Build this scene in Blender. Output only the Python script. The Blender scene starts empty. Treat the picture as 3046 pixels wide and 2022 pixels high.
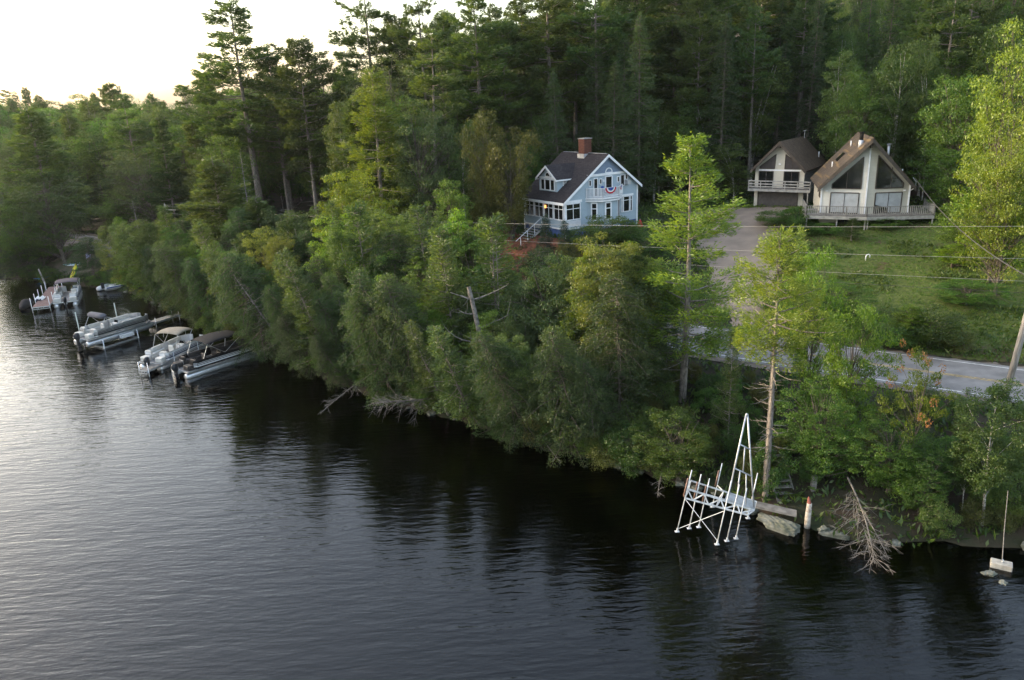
import bpy, math, random
import numpy as np
from mathutils import Vector, Matrix
rad = math.radians
random.seed(7); RNG = np.random.default_rng(11)
scene = bpy.context.scene
COL = scene.collection

# ------------------------------------------------------------------ camera, sky, sun, exposure
CH, PITCH, ROLL, FPX = 21.0, rad(17.7), rad(2.5), 2250.0
_f = np.array([0, math.cos(PITCH), -math.sin(PITCH)]); _r0 = np.array([1., 0, 0]); _u0 = np.array([0, math.sin(PITCH), math.cos(PITCH)])
_r = _r0 * math.cos(ROLL) - _u0 * math.sin(ROLL); _u = _u0 * math.cos(ROLL) + _r0 * math.sin(ROLL)
cam_d = bpy.data.cameras.new('camera'); cam = bpy.data.objects.new('camera', cam_d); COL.objects.link(cam)
cam.matrix_world = Matrix(((_r[0], _u[0], -_f[0], 0), (_r[1], _u[1], -_f[1], 0), (_r[2], _u[2], -_f[2], CH), (0, 0, 0, 1)))
cam_d.sensor_width = 36.0; cam_d.lens = 36.0 * FPX / 3046.0; cam_d.clip_end = 6000; cam_d.clip_start = 0.5
scene.camera = cam

SUN_EL, SUN_DIR = rad(9.5), Vector((-0.95, 0.30, 0)).normalized()          # towards the sun
world = bpy.data.worlds.new('World'); scene.world = world; world.use_nodes = True
wn = world.node_tree.nodes; wl = world.node_tree.links
bg = wn['Background']; sky = wn.new('ShaderNodeTexSky'); sky.sky_type = 'NISHITA'
sky.sun_disc = False; sky.sun_elevation = SUN_EL; sky.sun_rotation = math.atan2(SUN_DIR.x, SUN_DIR.y)
sky.air_density = 1.0; sky.dust_density = 5.0; sky.ozone_density = 1.0; sky.altitude = 200
hsv = wn.new('ShaderNodeHueSaturation'); hsv.inputs['Saturation'].default_value = .75; wl.new(sky.outputs[0], hsv.inputs['Color']); wl.new(hsv.outputs[0], bg.inputs[0])   # hazy summer air: paler than the clear-sky model; bg.inputs[1].default_value = 0.15
sd = bpy.data.lights.new('sun', 'SUN'); sd.energy = 5.0; sd.angle = rad(0.5); sd.color = (1.0, 0.80, 0.50)
so = bpy.data.objects.new('sun', sd); COL.objects.link(so)
sv = Vector((SUN_DIR.x * math.cos(SUN_EL), SUN_DIR.y * math.cos(SUN_EL), math.sin(SUN_EL)))
so.rotation_euler = sv.to_track_quat('Z', 'Y').to_euler(); so.location = (0, 0, 60)
scene.view_settings.view_transform = 'Standard'; scene.view_settings.look = 'None'
scene.view_settings.gamma = 1; scene.view_settings.exposure = -0.03
cy = scene.cycles
cy.max_bounces = 6; cy.diffuse_bounces = 1; cy.glossy_bounces = 3; cy.transmission_bounces = 3; cy.transparent_max_bounces = 8
cy.sample_clamp_indirect = 4; cy.caustics_reflective = False; cy.caustics_refractive = False

# ------------------------------------------------------------------ pixel <-> world helper (photo pixels at 2362 wide), used once to read positions off the photograph
def ray(vx, vy):
    x, y = vx * 1.2896, vy * 1.2896
    return _f + _r * (x - 1523) / FPX - _u * (y - 1011) / FPX
def at_y(vx, vy, Y):
    d = ray(vx, vy); t = Y / d[1]; return d[0] * t, Y, CH + d[2] * t

# ------------------------------------------------------------------ materials
def nt(name):
    m = bpy.data.materials.new(name); m.use_nodes = True; n = m.node_tree.nodes; n.clear()
    out = n.new('ShaderNodeOutputMaterial'); return m, n, m.node_tree.links, out
def L(v): return (v[0], v[1], v[2], 1.0)
def mat(name, col, rough=0.7, metal=0.0, var=0.25, scale=3.0, bump=0.0, bscale=20.0, col2=None, spec=0.3, stretch=None, emit=None):
    m, n, l, out = nt(name); p = n.new('ShaderNodeBsdfPrincipled'); l.new(p.outputs[0], out.inputs[0])
    tc = n.new('ShaderNodeTexCoord'); mp = n.new('ShaderNodeMapping'); l.new(tc.outputs['Object'], mp.inputs[0])
    if stretch: mp.inputs['Scale'].default_value = stretch
    nz = n.new('ShaderNodeTexNoise'); nz.inputs['Scale'].default_value = scale; nz.inputs['Detail'].default_value = 6; l.new(mp.outputs[0], nz.inputs[0])
    mx = n.new('ShaderNodeMix'); mx.data_type = 'RGBA'
    c2 = col2 if col2 else tuple(c * (1 - var) for c in col); c1 = col if col2 else tuple(min(1, c * (1 + var * .5)) for c in col)
    mx.inputs[6].default_value = L(c1); mx.inputs[7].default_value = L(c2)
    rp = n.new('ShaderNodeMapRange'); rp.inputs[1].default_value = .35; rp.inputs[2].default_value = .65
    l.new(nz.outputs[0], rp.inputs[0]); l.new(rp.outputs[0], mx.inputs[0]); l.new(mx.outputs[2], p.inputs['Base Color'])
    p.inputs['Roughness'].default_value = rough; p.inputs['Metallic'].default_value = metal; p.inputs['Specular IOR Level'].default_value = spec
    if bump:
        n2 = n.new('ShaderNodeTexNoise'); n2.inputs['Scale'].default_value = bscale; n2.inputs['Detail'].default_value = 4; l.new(mp.outputs[0], n2.inputs[0])
        b = n.new('ShaderNodeBump'); b.inputs['Strength'].default_value = bump; b.inputs['Distance'].default_value = .05; l.new(n2.outputs[0], b.inputs['Height']); l.new(b.outputs[0], p.inputs['Normal'])
    if emit: p.inputs['Emission Color'].default_value = L(emit[0]); p.inputs['Emission Strength'].default_value = emit[1]
    return m
def siding(name, col, pitch=0.12, var=.12, dirt=0.5):
    """clapboard: horizontal laps as a bump + thin dark line in the joint, weathering noise"""
    m, n, l, out = nt(name); p = n.new('ShaderNodeBsdfPrincipled'); l.new(p.outputs[0], out.inputs[0])
    tc = n.new('ShaderNodeTexCoord'); sx = n.new('ShaderNodeSeparateXYZ'); l.new(tc.outputs['Object'], sx.inputs[0])
    dv = n.new('ShaderNodeMath'); dv.operation = 'DIVIDE'; dv.inputs[1].default_value = pitch; l.new(sx.outputs[2], dv.inputs[0])
    fr = n.new('ShaderNodeMath'); fr.operation = 'FRACT'; l.new(dv.outputs[0], fr.inputs[0])
    b = n.new('ShaderNodeBump'); b.inputs['Strength'].default_value = .9; b.inputs['Distance'].default_value = .03; b.invert = True; l.new(fr.outputs[0], b.inputs['Height']); l.new(b.outputs[0], p.inputs['Normal'])
    gt = n.new('ShaderNodeMath'); gt.operation = 'LESS_THAN'; gt.inputs[1].default_value = .14; l.new(fr.outputs[0], gt.inputs[0])
    nz = n.new('ShaderNodeTexNoise'); nz.inputs['Scale'].default_value = 1.2; nz.inputs['Detail'].default_value = 8; l.new(tc.outputs['Object'], nz.inputs[0])
    mx = n.new('ShaderNodeMix'); mx.data_type = 'RGBA'; mx.inputs[6].default_value = L(col); mx.inputs[7].default_value = L(tuple(c * (1 - var * 2) for c in col)); l.new(nz.outputs[0], mx.inputs[0])
    m2 = n.new('ShaderNodeMix'); m2.data_type = 'RGBA'; m2.inputs[7].default_value = L(tuple(c * .55 for c in col)); l.new(mx.outputs[2], m2.inputs[6])
    ml = n.new('ShaderNodeMath'); ml.operation = 'MULTIPLY'; ml.inputs[1].default_value = dirt; l.new(gt.outputs[0], ml.inputs[0]); l.new(ml.outputs[0], m2.inputs[0])
    l.new(m2.outputs[2], p.inputs['Base Color']); p.inputs['Roughness'].default_value = .6; return m
def shingles(name, c1, c2, streak=None, row=.14):
    m, n, l, out = nt(name); p = n.new('ShaderNodeBsdfPrincipled'); l.new(p.outputs[0], out.inputs[0]); p.inputs['Roughness'].default_value = .9; p.inputs['Specular IOR Level'].default_value = .15
    uv = n.new('ShaderNodeUVMap'); br = n.new('ShaderNodeTexBrick'); br.inputs['Scale'].default_value = 1; br.inputs['Brick Width'].default_value = .3; br.inputs['Row Height'].default_value = row; br.inputs['Mortar Size'].default_value = .012
    br.inputs['Color1'].default_value = L(c1); br.inputs['Color2'].default_value = L(c2); br.inputs['Mortar'].default_value = L(tuple(c * .45 for c in c1)); l.new(uv.outputs[0], br.inputs[0])
    nz = n.new('ShaderNodeTexNoise'); nz.inputs['Scale'].default_value = .9; nz.inputs['Detail'].default_value = 8; l.new(uv.outputs[0], nz.inputs[0])
    mx = n.new('ShaderNodeMix'); mx.data_type = 'RGBA'; mx.blend_type = 'MULTIPLY'; mx.inputs[0].default_value = .8; l.new(br.outputs[0], mx.inputs[6])
    cr = n.new('ShaderNodeMapRange'); cr.inputs[3].default_value = .55; cr.inputs[4].default_value = 1.3; l.new(nz.outputs[0], cr.inputs[0]); l.new(cr.outputs[0], mx.inputs[7])
    last = mx.outputs[2]
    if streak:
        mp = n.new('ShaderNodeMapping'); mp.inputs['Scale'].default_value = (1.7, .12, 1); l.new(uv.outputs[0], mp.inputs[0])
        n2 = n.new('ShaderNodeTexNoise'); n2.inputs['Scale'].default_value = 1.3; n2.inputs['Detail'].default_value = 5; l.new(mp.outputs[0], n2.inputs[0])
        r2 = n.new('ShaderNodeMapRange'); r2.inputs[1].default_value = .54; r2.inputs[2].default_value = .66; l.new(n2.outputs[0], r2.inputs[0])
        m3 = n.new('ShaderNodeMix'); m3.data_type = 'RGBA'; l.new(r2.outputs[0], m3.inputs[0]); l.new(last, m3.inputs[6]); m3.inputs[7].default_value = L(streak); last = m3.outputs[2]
    l.new(last, p.inputs['Base Color'])
    b = n.new('ShaderNodeBump'); b.inputs['Strength'].default_value = .6; b.inputs['Distance'].default_value = .03; l.new(br.outputs[1], b.inputs['Height']); b.invert = True; l.new(b.outputs[0], p.inputs['Normal'])
    return m
def leafmat(name, c1, c2, trans=.35, hue=.02, tcol=None, objv=.25):
    """leaf: diffuse + translucent; each leaf and each tree a little different, light and dark sprays"""
    m, n, l, out = nt(name)
    tc = n.new('ShaderNodeTexCoord'); nz = n.new('ShaderNodeTexNoise'); nz.inputs['Scale'].default_value = .9; nz.inputs['Detail'].default_value = 3; l.new(tc.outputs['Object'], nz.inputs[0])
    geo = n.new('ShaderNodeNewGeometry'); oi = n.new('ShaderNodeObjectInfo')
    add = n.new('ShaderNodeMath'); add.operation = 'MULTIPLY_ADD'; l.new(geo.outputs['Random Per Island'], add.inputs[0]); add.inputs[1].default_value = .5; l.new(nz.outputs[0], add.inputs[2])
    mr = n.new('ShaderNodeMapRange'); mr.inputs[1].default_value = .4; mr.inputs[2].default_value = 1.1; l.new(add.outputs[0], mr.inputs[0])
    mx = n.new('ShaderNodeMix'); mx.data_type = 'RGBA'; mx.inputs[6].default_value = L(c1); mx.inputs[7].default_value = L(c2); l.new(mr.outputs[0], mx.inputs[0])
    hs = n.new('ShaderNodeHueSaturation'); l.new(mx.outputs[2], hs.inputs['Color'])
    h = n.new('ShaderNodeMapRange'); h.inputs[3].default_value = .5 - hue; h.inputs[4].default_value = .5 + hue; l.new(oi.outputs['Random'], h.inputs[0]); l.new(h.outputs[0], hs.inputs['Hue'])
    mm = n.new('ShaderNodeMath'); mm.operation = 'MULTIPLY'; mm.inputs[1].default_value = 7.31; l.new(oi.outputs['Random'], mm.inputs[0]); fc = n.new('ShaderNodeMath'); fc.operation = 'FRACT'; l.new(mm.outputs[0], fc.inputs[0])
    v = n.new('ShaderNodeMapRange'); v.inputs[3].default_value = 1 - objv; v.inputs[4].default_value = 1 + objv; l.new(fc.outputs[0], v.inputs[0]); l.new(v.outputs[0], hs.inputs['Value'])
    df = n.new('ShaderNodeBsdfDiffuse'); l.new(hs.outputs[0], df.inputs[0])
    tr = n.new('ShaderNodeBsdfTranslucent')
    tm = n.new('ShaderNodeMix'); tm.data_type = 'RGBA'; tm.blend_type = 'MULTIPLY'; tm.inputs[0].default_value = 1; tm.inputs[7].default_value = L(tcol or (1.9, 1.7, .6)); l.new(hs.outputs[0], tm.inputs[6]); l.new(tm.outputs[2], tr.inputs[0])
    ms = n.new('ShaderNodeMixShader'); ms.inputs[0].default_value = trans; l.new(df.outputs[0], ms.inputs[1]); l.new(tr.outputs[0], ms.inputs[2])
    gl = n.new('ShaderNodeBsdfGlossy'); gl.inputs['Roughness'].default_value = .45; gl.inputs[0].default_value = (1, 1, 1, 1)
    m2 = n.new('ShaderNodeMixShader'); m2.inputs[0].default_value = .025; l.new(ms.outputs[0], m2.inputs[1]); l.new(gl.outputs[0], m2.inputs[2]); l.new(m2.outputs[0], out.inputs[0])
    return m
M = {}
M['pine'] = leafmat('pine_needles', (0.027, 0.058, 0.023), (0.090, 0.135, 0.032))
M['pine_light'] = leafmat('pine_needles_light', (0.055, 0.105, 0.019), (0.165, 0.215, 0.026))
M['hemlock'] = leafmat('hemlock_needles', (0.019, 0.046, 0.020), (0.064, 0.105, 0.028))
M['spruce'] = leafmat('blue_spruce_needles', (0.018, 0.040, 0.033), (0.036, 0.070, 0.052))
M['maple'] = leafmat('maple_leaves', (0.025, 0.072, 0.013), (0.097, 0.170, 0.023))
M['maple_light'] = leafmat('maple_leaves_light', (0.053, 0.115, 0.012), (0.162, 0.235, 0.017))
M['oak'] = leafmat('oak_leaves', (0.025, 0.056, 0.021), (0.096, 0.130, 0.047))
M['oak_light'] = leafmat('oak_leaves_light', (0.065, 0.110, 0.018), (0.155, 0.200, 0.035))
M['birch'] = leafmat('birch_leaves', (0.032, 0.068, 0.018), (0.090, 0.135, 0.029))
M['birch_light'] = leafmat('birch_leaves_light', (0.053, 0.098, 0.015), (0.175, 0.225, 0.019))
M['orange'] = leafmat('turning_leaves', (.20, .12, .045), (.36, .18, .06))
M['shrub'] = leafmat('shrub_leaves', (0.022, 0.060, 0.015), (0.089, 0.145, 0.023))
M['olive'] = leafmat('olive_leaves', (0.059, 0.070, 0.016), (0.119, 0.125, 0.027))
M['grass'] = leafmat('grass_blades', (0.054, 0.110, 0.016), (0.123, 0.190, 0.025), objv=0)
M['bark'] = mat('grey_bark', (.13, .11, .09), .95, var=.6, scale=3, bump=.8, bscale=12, stretch=(4, 4, 1))
M['pinebark'] = mat('pine_bark', (.23, .20, .175), .95, var=.5, scale=4, bump=.8, bscale=14, stretch=(4, 4, 1))
M['deadbark'] = mat('dead_bark', (.20, .18, .16), .95, var=.5, scale=5)
M['birchbark'] = mat('birch_bark', (.50, .48, .44), .8, col2=(.16, .14, .12), scale=4, stretch=(1, 1, 2.2))

# ------------------------------------------------------------------ mesh helpers
def nmesh(name, V, Fq, m, smooth=False, uv=None):
    """V: (n,3), Fq: (k,3|4) arrays (or list of such arrays)"""
    me = bpy.data.meshes.new(name); V = np.asarray(V, dtype=np.float32)
    Fs = Fq if isinstance(Fq, list) else [Fq]; Fs = [np.asarray(f, dtype=np.int32) for f in Fs if len(f)]
    tot = sum(len(f) for f in Fs); lp = np.concatenate([f.ravel() for f in Fs]); ls = []; st = 0
    for f in Fs:
        ls.append(st + np.arange(len(f)) * f.shape[1]); st += f.size
    me.vertices.add(len(V)); me.vertices.foreach_set('co', V.ravel())
    me.loops.add(len(lp)); me.loops.foreach_set('vertex_index', lp)
    me.polygons.add(tot); me.polygons.foreach_set('loop_start', np.concatenate(ls).astype(np.int32))
    if smooth: me.polygons.foreach_set('use_smooth', np.ones(tot, dtype=bool))
    if m: me.materials.append(m)
    me.update(calc_edges=True); me.validate()
    return me
class MB:
    """collects boxes, bars, tubes and polygons into ONE mesh"""
    def __init__(s): s.V = []; s.F = []; s.UV = {}
    def add(s, vs, fs):
        o = len(s.V); s.V += [tuple(map(float, v)) for v in vs]; s.F += [tuple(i + o for i in f) for f in fs]; return s
    def box(s, x0, y0, z0, x1, y1, z1):
        return s.add([(x0, y0, z0), (x1, y0, z0), (x1, y1, z0), (x0, y1, z0), (x0, y0, z1), (x1, y0, z1), (x1, y1, z1), (x0, y1, z1)],
                     [(0, 3, 2, 1), (4, 5, 6, 7), (0, 1, 5, 4), (1, 2, 6, 5), (2, 3, 7, 6), (3, 0, 4, 7)])
    def bar(s, a, b, w, h=None, up=(0, 0, 1)):
        a = Vector(a); b = Vector(b); h = h or w; d = (b - a)
        if d.length < 1e-6: return s
        d.normalize(); u = Vector(up)
        if abs(d.dot(u)) > .98: u = Vector((1, 0, 0))
        sd_ = d.cross(u).normalized() * w / 2; up_ = sd_.cross(d).normalized() * h / 2
        v = [a - sd_ - up_, a + sd_ - up_, a + sd_ + up_, a - sd_ + up_, b - sd_ - up_, b + sd_ - up_, b + sd_ + up_, b - sd_ + up_]
        return s.add(v, [(0, 1, 2, 3), (7, 6, 5, 4), (0, 4, 5, 1), (1, 5, 6, 2), (2, 6, 7, 3), (3, 7, 4, 0)])
    def tube(s, pts, r, n=8, cap=True):
        pts = [Vector(p) for p in pts]; rs = r if isinstance(r, (list, tuple)) else [r] * len(pts); o = len(s.V); prev = None
        for i, p in enumerate(pts):
            d = (pts[min(i + 1, len(pts) - 1)] - pts[max(i - 1, 0)]).normalized()
            a = prev if prev else (Vector((0, 0, 1)) if abs(d.z) < .9 else Vector((1, 0, 0)))
            a = (a - d * a.dot(d)).normalized(); prev = a; b = d.cross(a)
            for k in range(n):
                t = 2 * math.pi * k / n; s.V.append(tuple(p + (a * math.cos(t) + b * math.sin(t)) * rs[i]))
        for i in range(len(pts) - 1):
            for k in range(n):
                k2 = (k + 1) % n; s.F.append((o + i * n + k, o + i * n + k2, o + (i + 1) * n + k2, o + (i + 1) * n + k))
        if cap: s.F.append(tuple(o + k for k in range(n))[::-1]); s.F.append(tuple(o + (len(pts) - 1) * n + k for k in range(n)))
        return s
    def slab(s, poly, t):
        """3-D polygon extruded by vector t"""
        n = len(poly); t = Vector(t); P = [Vector(p) for p in poly]; Q = [p + t for p in P]
        return s.add(P + Q, [tuple(range(n))[::-1], tuple(range(n, 2 * n))] + [(i, (i + 1) % n, n + (i + 1) % n, n + i) for i in range(n)])
    def loft(s, rings, cap=True, close=True):
        n = len(rings[0]); o = len(s.V)
        for r in rings: s.V += [tuple(map(float, p)) for p in r]
        for i in range(len(rings) - 1):
            for k in range(n if close else n - 1):
                k2 = (k + 1) % n; s.F.append((o + i * n + k, o + i * n + k2, o + (i + 1) * n + k2, o + (i + 1) * n + k))
        if cap: s.F.append(tuple(o + k for k in range(n))[::-1]); s.F.append(tuple(o + (len(rings) - 1) * n + k for k in range(n)))
        return s
    def build(s, name, m, parent=None, smooth=False, uvf=None):
        me = bpy.data.meshes.new(name); me.from_pydata(s.V, [], s.F); me.validate(); me.update()
        if m: me.materials.append(m)
        if smooth:
            for p in me.polygons: p.use_smooth = True
        if uvf:
            uv = me.uv_layers.new(name='UVMap')
            for lp in me.loops: uv.data[lp.index].uv = uvf(me.vertices[lp.vertex_index].co)
        o = bpy.data.objects.new(name, me); COL.objects.link(o)
        if parent: o.parent = parent
        return o
def tag(o, label=None, cat=None, group=None, kind=None):
    if label: o['label'] = label
    if cat: o['category'] = cat
    if group: o['group'] = group
    if kind: o['kind'] = kind
    return o
def empty(name, loc, rz=0.0):
    o = bpy.data.objects.new(name, None); COL.objects.link(o); o.location = loc; o.rotation_euler = (0, 0, rz); o.empty_display_size = .3; return o
def link(name, me, parent=None):
    o = bpy.data.objects.new(name, me); COL.objects.link(o)
    if parent: o.parent = parent
    return o
def recalc(o):
    import bmesh
    b = bmesh.new(); b.from_mesh(o.data); bmesh.ops.recalc_face_normals(b, faces=b.faces); b.to_mesh(o.data); b.free(); return o

# ------------------------------------------------------------------ the lie of the land
SHORE = np.array([(400, -260), (160, -60), (90, -6), (55, 14), (34, 25), (23.5, 30.4), (20, 31.1), (16.7, 31.2), (14.85, 32.5), (13.7, 33.3), (12.2, 34.3), (11.2, 36.2), (8.6, 38.2), (6.1, 40.2), (1.3, 43.2), (-3, 47.4), (-9.3, 51.8), (-15.7, 58), (-21.7, 64.6), (-27.3, 71.3), (-31.5, 75.5), (-36.5, 79.5), (-41, 85.5), (-47.5, 92), (-56.5, 97.2), (-67.7, 103.3), (-76, 106), (-90, 106), (-104, 92), (-112, 60), (-120, 10), (-150, -80), (-260, -300)], float)
ROAD = np.array([(140, -30), (90, 4), (60, 24), (44, 34.6), (28.2, 44.7), (16.4, 52.9), (0, 65.5), (-17, 79), (-31, 89.5), (-46, 100.5), (-62, 113), (-85, 131), (-120, 156), (-200, 210)], float)
def sdist(P, poly):
    """distance to an open polyline and the side (+ = left of its direction)"""
    P = np.asarray(P, float); best = np.full(len(P), 1e9); side = np.ones(len(P)); arc = np.zeros(len(P)); acc = 0
    for a, b in zip(poly[:-1], poly[1:]):
        d = b - a; ln = np.hypot(*d); t = np.clip(((P - a) @ d) / ln ** 2, 0, 1); q = a + t[:, None] * d; r = P - q; dist = np.hypot(r[:, 0], r[:, 1])
        s = np.sign(d[0] * r[:, 1] - d[1] * r[:, 0]); m = dist < best - 1e-9; best[m] = dist[m]; side[m] = s[m]; arc[m] = (acc + t * ln)[m]; acc += ln
    return best, side, arc
def smooth(a, b, x): t = np.clip((x - a) / (b - a), 0, 1); return t * t * (3 - 2 * t)
def hnoise(x, y):
    return (np.sin(x * .31 + 1.3 * np.sin(y * .23)) * np.cos(y * .37 + .9 * np.sin(x * .19)) * .5 + np.sin(x * .083 + y * .061 + 2) * 1.0)
def inside_lake(P):
    P = np.asarray(P); x, y = P[:, 0], P[:, 1]; c = np.zeros(len(P), bool); Q = np.vstack([SHORE, [(-260, -3000), (400, -3000)]]); n = len(Q)
    for i in range(n):
        a, b = Q[i], Q[(i + 1) % n]; cond = (a[1] > y) != (b[1] > y)
        with np.errstate(divide='ignore', invalid='ignore'): xi = (b[0] - a[0]) * (y - a[1]) / (b[1] - a[1] + 1e-12) + a[0]
        c ^= cond & (x < xi)
    return c
def H_analytic(x, y):
    x = np.asarray(x, float); y = np.asarray(y, float); P = np.stack([x, y], 1)
    ds, _, _ = sdist(P, SHORE); lake = inside_lake(P)
    dr, sr, _ = sdist(P, ROAD); s = dr * np.where(sr < 0, 1, -1)     # + = inland of the road
    nz = hnoise(x, y)
    # lakeside bank
    wleft = smooth(-30, -46, x) * smooth(-80, -66, x)
    bank = 3.0 * ds / (ds + np.maximum(-s - 3.9, 0.01)) ** 1.0
    bank = np.minimum(bank, 3.0); steep = 3.0 * (np.clip(bank / 3, 0, 1)) ** .62
    h_l = steep * (1 - wleft) + (3.0 * (np.clip(bank / 3, 0, 1)) ** 1.25) * wleft
    # land side
    Lx = 8 + 18 * smooth(6, 22, x) + 30 * smooth(-12, -34, x)
    top = 4.2 - 2.2 * smooth(-12, -34, x) + .5 * smooth(22, 34, x)
    t = np.clip((s - 4.2) / Lx, 0, 1); t = np.where(x > 14, t ** .9, t * t * (3 - 2 * t))
    h_i = 3.0 + top * t + smooth(2, 12, s - 4) * 0
    hill = np.maximum(s - 44, 0) * (.070 + .175 * smooth(-50, 40, x)) ; hill = np.minimum(hill, 11 + 33 * smooth(-60, 40, x))
    h_i = h_i + hill + np.maximum(s - 46, 0) ** .5 * .12 * nz
    h = np.where(s > 4.2, h_i, np.where(s > -3.9, 3.0, h_l))
    far = smooth(-95, -130, x); h = np.where(~lake, h * (1 - far) + far * np.minimum(ds * .12, 9), h)
    bed = -np.minimum(.35 * ds, 3.5) - .12 + .1 * nz
    h = np.where(lake, np.minimum(bed, -.05 - .3 * np.minimum(ds, 1)), h)
    return h, s, ds, lake
gx = np.concatenate([[-1600, -1000, -600, -400, -300, -240, -200, -170, -150], np.arange(-138, 96, 1.0), [100, 110, 125, 145, 170, 210, 270, 350, 500, 800, 1600]])
gy = np.concatenate([[-1600, -800, -400, -200, -120, -80, -50, -30, -18, -10, -4], np.arange(0, 190, 1.0), [194, 200, 210, 225, 245, 270, 310, 370, 460, 620, 900, 1600]])
GX, GY = np.meshgrid(gx, gy, indexing='ij'); hz, _s, _d, _l = H_analytic(GX.ravel(), GY.ravel()); HZ = hz.reshape(GX.shape)
def Tz(x, y):
    i = min(max(int(np.searchsorted(gx, x) - 1), 0), len(gx) - 2); j = min(max(int(np.searchsorted(gy, y) - 1), 0), len(gy) - 2)
    u = (x - gx[i]) / (gx[i + 1] - gx[i]); v = (y - gy[j]) / (gy[j + 1] - gy[j])
    return float(HZ[i, j] * (1 - u) * (1 - v) + HZ[i + 1, j] * u * (1 - v) + HZ[i, j + 1] * (1 - u) * v + HZ[i + 1, j + 1] * u * v)
nx_, ny_ = len(gx), len(gy); I = np.arange(nx_ * ny_).reshape(nx_, ny_)
Fq = np.stack([I[:-1, :-1].ravel(), I[1:, :-1].ravel(), I[1:, 1:].ravel(), I[:-1, 1:].ravel()], 1)
M['soil'] = mat('forest_floor', (.050, .034, .024), .95, col2=(.022, .030, .014), scale=.5, bump=1.0, bscale=6)
tag(link('ground', nmesh('ground', np.stack([GX.ravel(), GY.ravel(), HZ.ravel()], 1), Fq, M['soil'], True)), kind='structure')

# water: fresnel mirror over dark tea-coloured transparency, rippled
def water_mat():
    m, n, l, out = nt('lake_water')
    tc = n.new('ShaderNodeTexCoord')
    def noise(scale, stretch, rot, detail=2, rough=.5):
        mp = n.new('ShaderNodeMapping'); mp.inputs['Rotation'].default_value = (0, 0, rot); mp.inputs['Scale'].default_value = stretch; l.new(tc.outputs['Object'], mp.inputs[0])
        z = n.new('ShaderNodeTexNoise'); z.inputs['Scale'].default_value = scale; z.inputs['Detail'].default_value = detail; z.inputs['Roughness'].default_value = rough; z.inputs['Distortion'].default_value = .3; l.new(mp.outputs[0], z.inputs[0]); return z.outputs[0]
    a = noise(2.3, (.20, 1, 1), rad(-24), 2); b = noise(5.2, (.30, 1, 1), rad(-30), 3); c = noise(.45, (.5, 1, 1), rad(-18), 1); g = noise(.05, (1, .6, 1), 0, 2)
    def math2(op, x, y):
        k = n.new('ShaderNodeMath'); k.operation = op
        for i, v in enumerate((x, y)):
            if isinstance(v, (int, float)): k.inputs[i].default_value = v
            else: l.new(v, k.inputs[i])
        return k.outputs[0]
    h = math2('ADD', math2('ADD', math2('MULTIPLY', a, .038), math2('MULTIPLY', b, .018)), math2('MULTIPLY', c, .035))
    gm = n.new('ShaderNodeMapRange'); gm.inputs[1].default_value = .35; gm.inputs[2].default_value = .65; gm.inputs[3].default_value = .65; gm.inputs[4].default_value = 1.15; l.new(g, gm.inputs[0])
    h = math2('MULTIPLY', h, gm.outputs[0])
    bp = n.new('ShaderNodeBump'); bp.inputs['Strength'].default_value = 1.0; bp.inputs['Distance'].default_value = 1.0; l.new(h, bp.inputs['Height'])
    fr = n.new('ShaderNodeFresnel'); fr.inputs['IOR'].default_value = 1.42; l.new(bp.outputs[0], fr.inputs['Normal'])
    gl = n.new('ShaderNodeBsdfGlossy'); gl.inputs['Roughness'].default_value = .03; gl.inputs[0].default_value = (1, 1, 1, 1); l.new(bp.outputs[0], gl.inputs['Normal'])
    tr = n.new('ShaderNodeBsdfTransparent'); tr.inputs[0].default_value = (.08, .075, .07, 1)
    mx = n.new('ShaderNodeMixShader'); l.new(fr.outputs[0], mx.inputs[0]); l.new(tr.outputs[0], mx.inputs[1]); l.new(gl.outputs[0], mx.inputs[2]); l.new(mx.outputs[0], out.inputs[0])
    return m
w = MB(); w.add([(-1600, -1600, 0), (1600, -1600, 0), (1600, 1600, 0), (-1600, 1600, 0)], [(0, 1, 2, 3)])
tag(w.build('water', water_mat()), kind='structure')

# draped strips along the road
def offset_pts(off, a0, a1, step=2.0):
    seg = np.hypot(*(ROAD[1:] - ROAD[:-1]).T); cum = np.concatenate([[0], np.cumsum(seg)]); out = []
    # smoothed centreline
    def pt(s): i = min(max(np.searchsorted(cum, s) - 1, 0), len(seg) - 1); return ROAD[i] + (ROAD[i + 1] - ROAD[i]) * (s - cum[i]) / seg[i]
    def sm(s): return sum(pt(min(max(s + k, 0), cum[-1])) for k in (-8, -4, 0, 4, 8)) / 5
    for s in np.arange(a0, a1, step):
        p = sm(s); q = sm(s + .5); d = (q - p) / max(1e-6, np.hypot(*(q - p))); nrm = np.array([-d[1], d[0]]) * -1  # towards inland
        out.append(p + nrm * off)
    return out
def strip(name, o0, o1, a0, a1, z, m, kind='structure', dash=None):
    A, B = offset_pts(o0, a0, a1), offset_pts(o1, a0, a1); b = MB(); V = []; F = []
    for p, q in zip(A, B): V += [(p[0], p[1], z), (q[0], q[1], z)]
    F = [(2 * i, 2 * i + 2, 2 * i + 3, 2 * i + 1) for i in range(len(A) - 1)]
    return tag(b.add(V, F).build(name, m), kind=kind)
M['asphalt'] = mat('asphalt', (.19, .185, .185), .85, var=.3, scale=.8, bump=.3, bscale=40)
M['yellow_paint'] = mat('yellow_paint', (.42, .29, .07), .8, var=.5, scale=6)
M['white_paint'] = mat('white_paint', (.62, .62, .62), .7, var=.35, scale=5)
M['gravel'] = mat('road_shoulder_gravel', (.17, .14, .115), .95, var=.5, scale=1.5, bump=.8, bscale=15)
strip('shoulder', -4.2, 4.3, 20, 420, 3.004, M['gravel'])
strip('road', -3.35, 3.35, 20, 420, 3.02, M['asphalt'])
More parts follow.
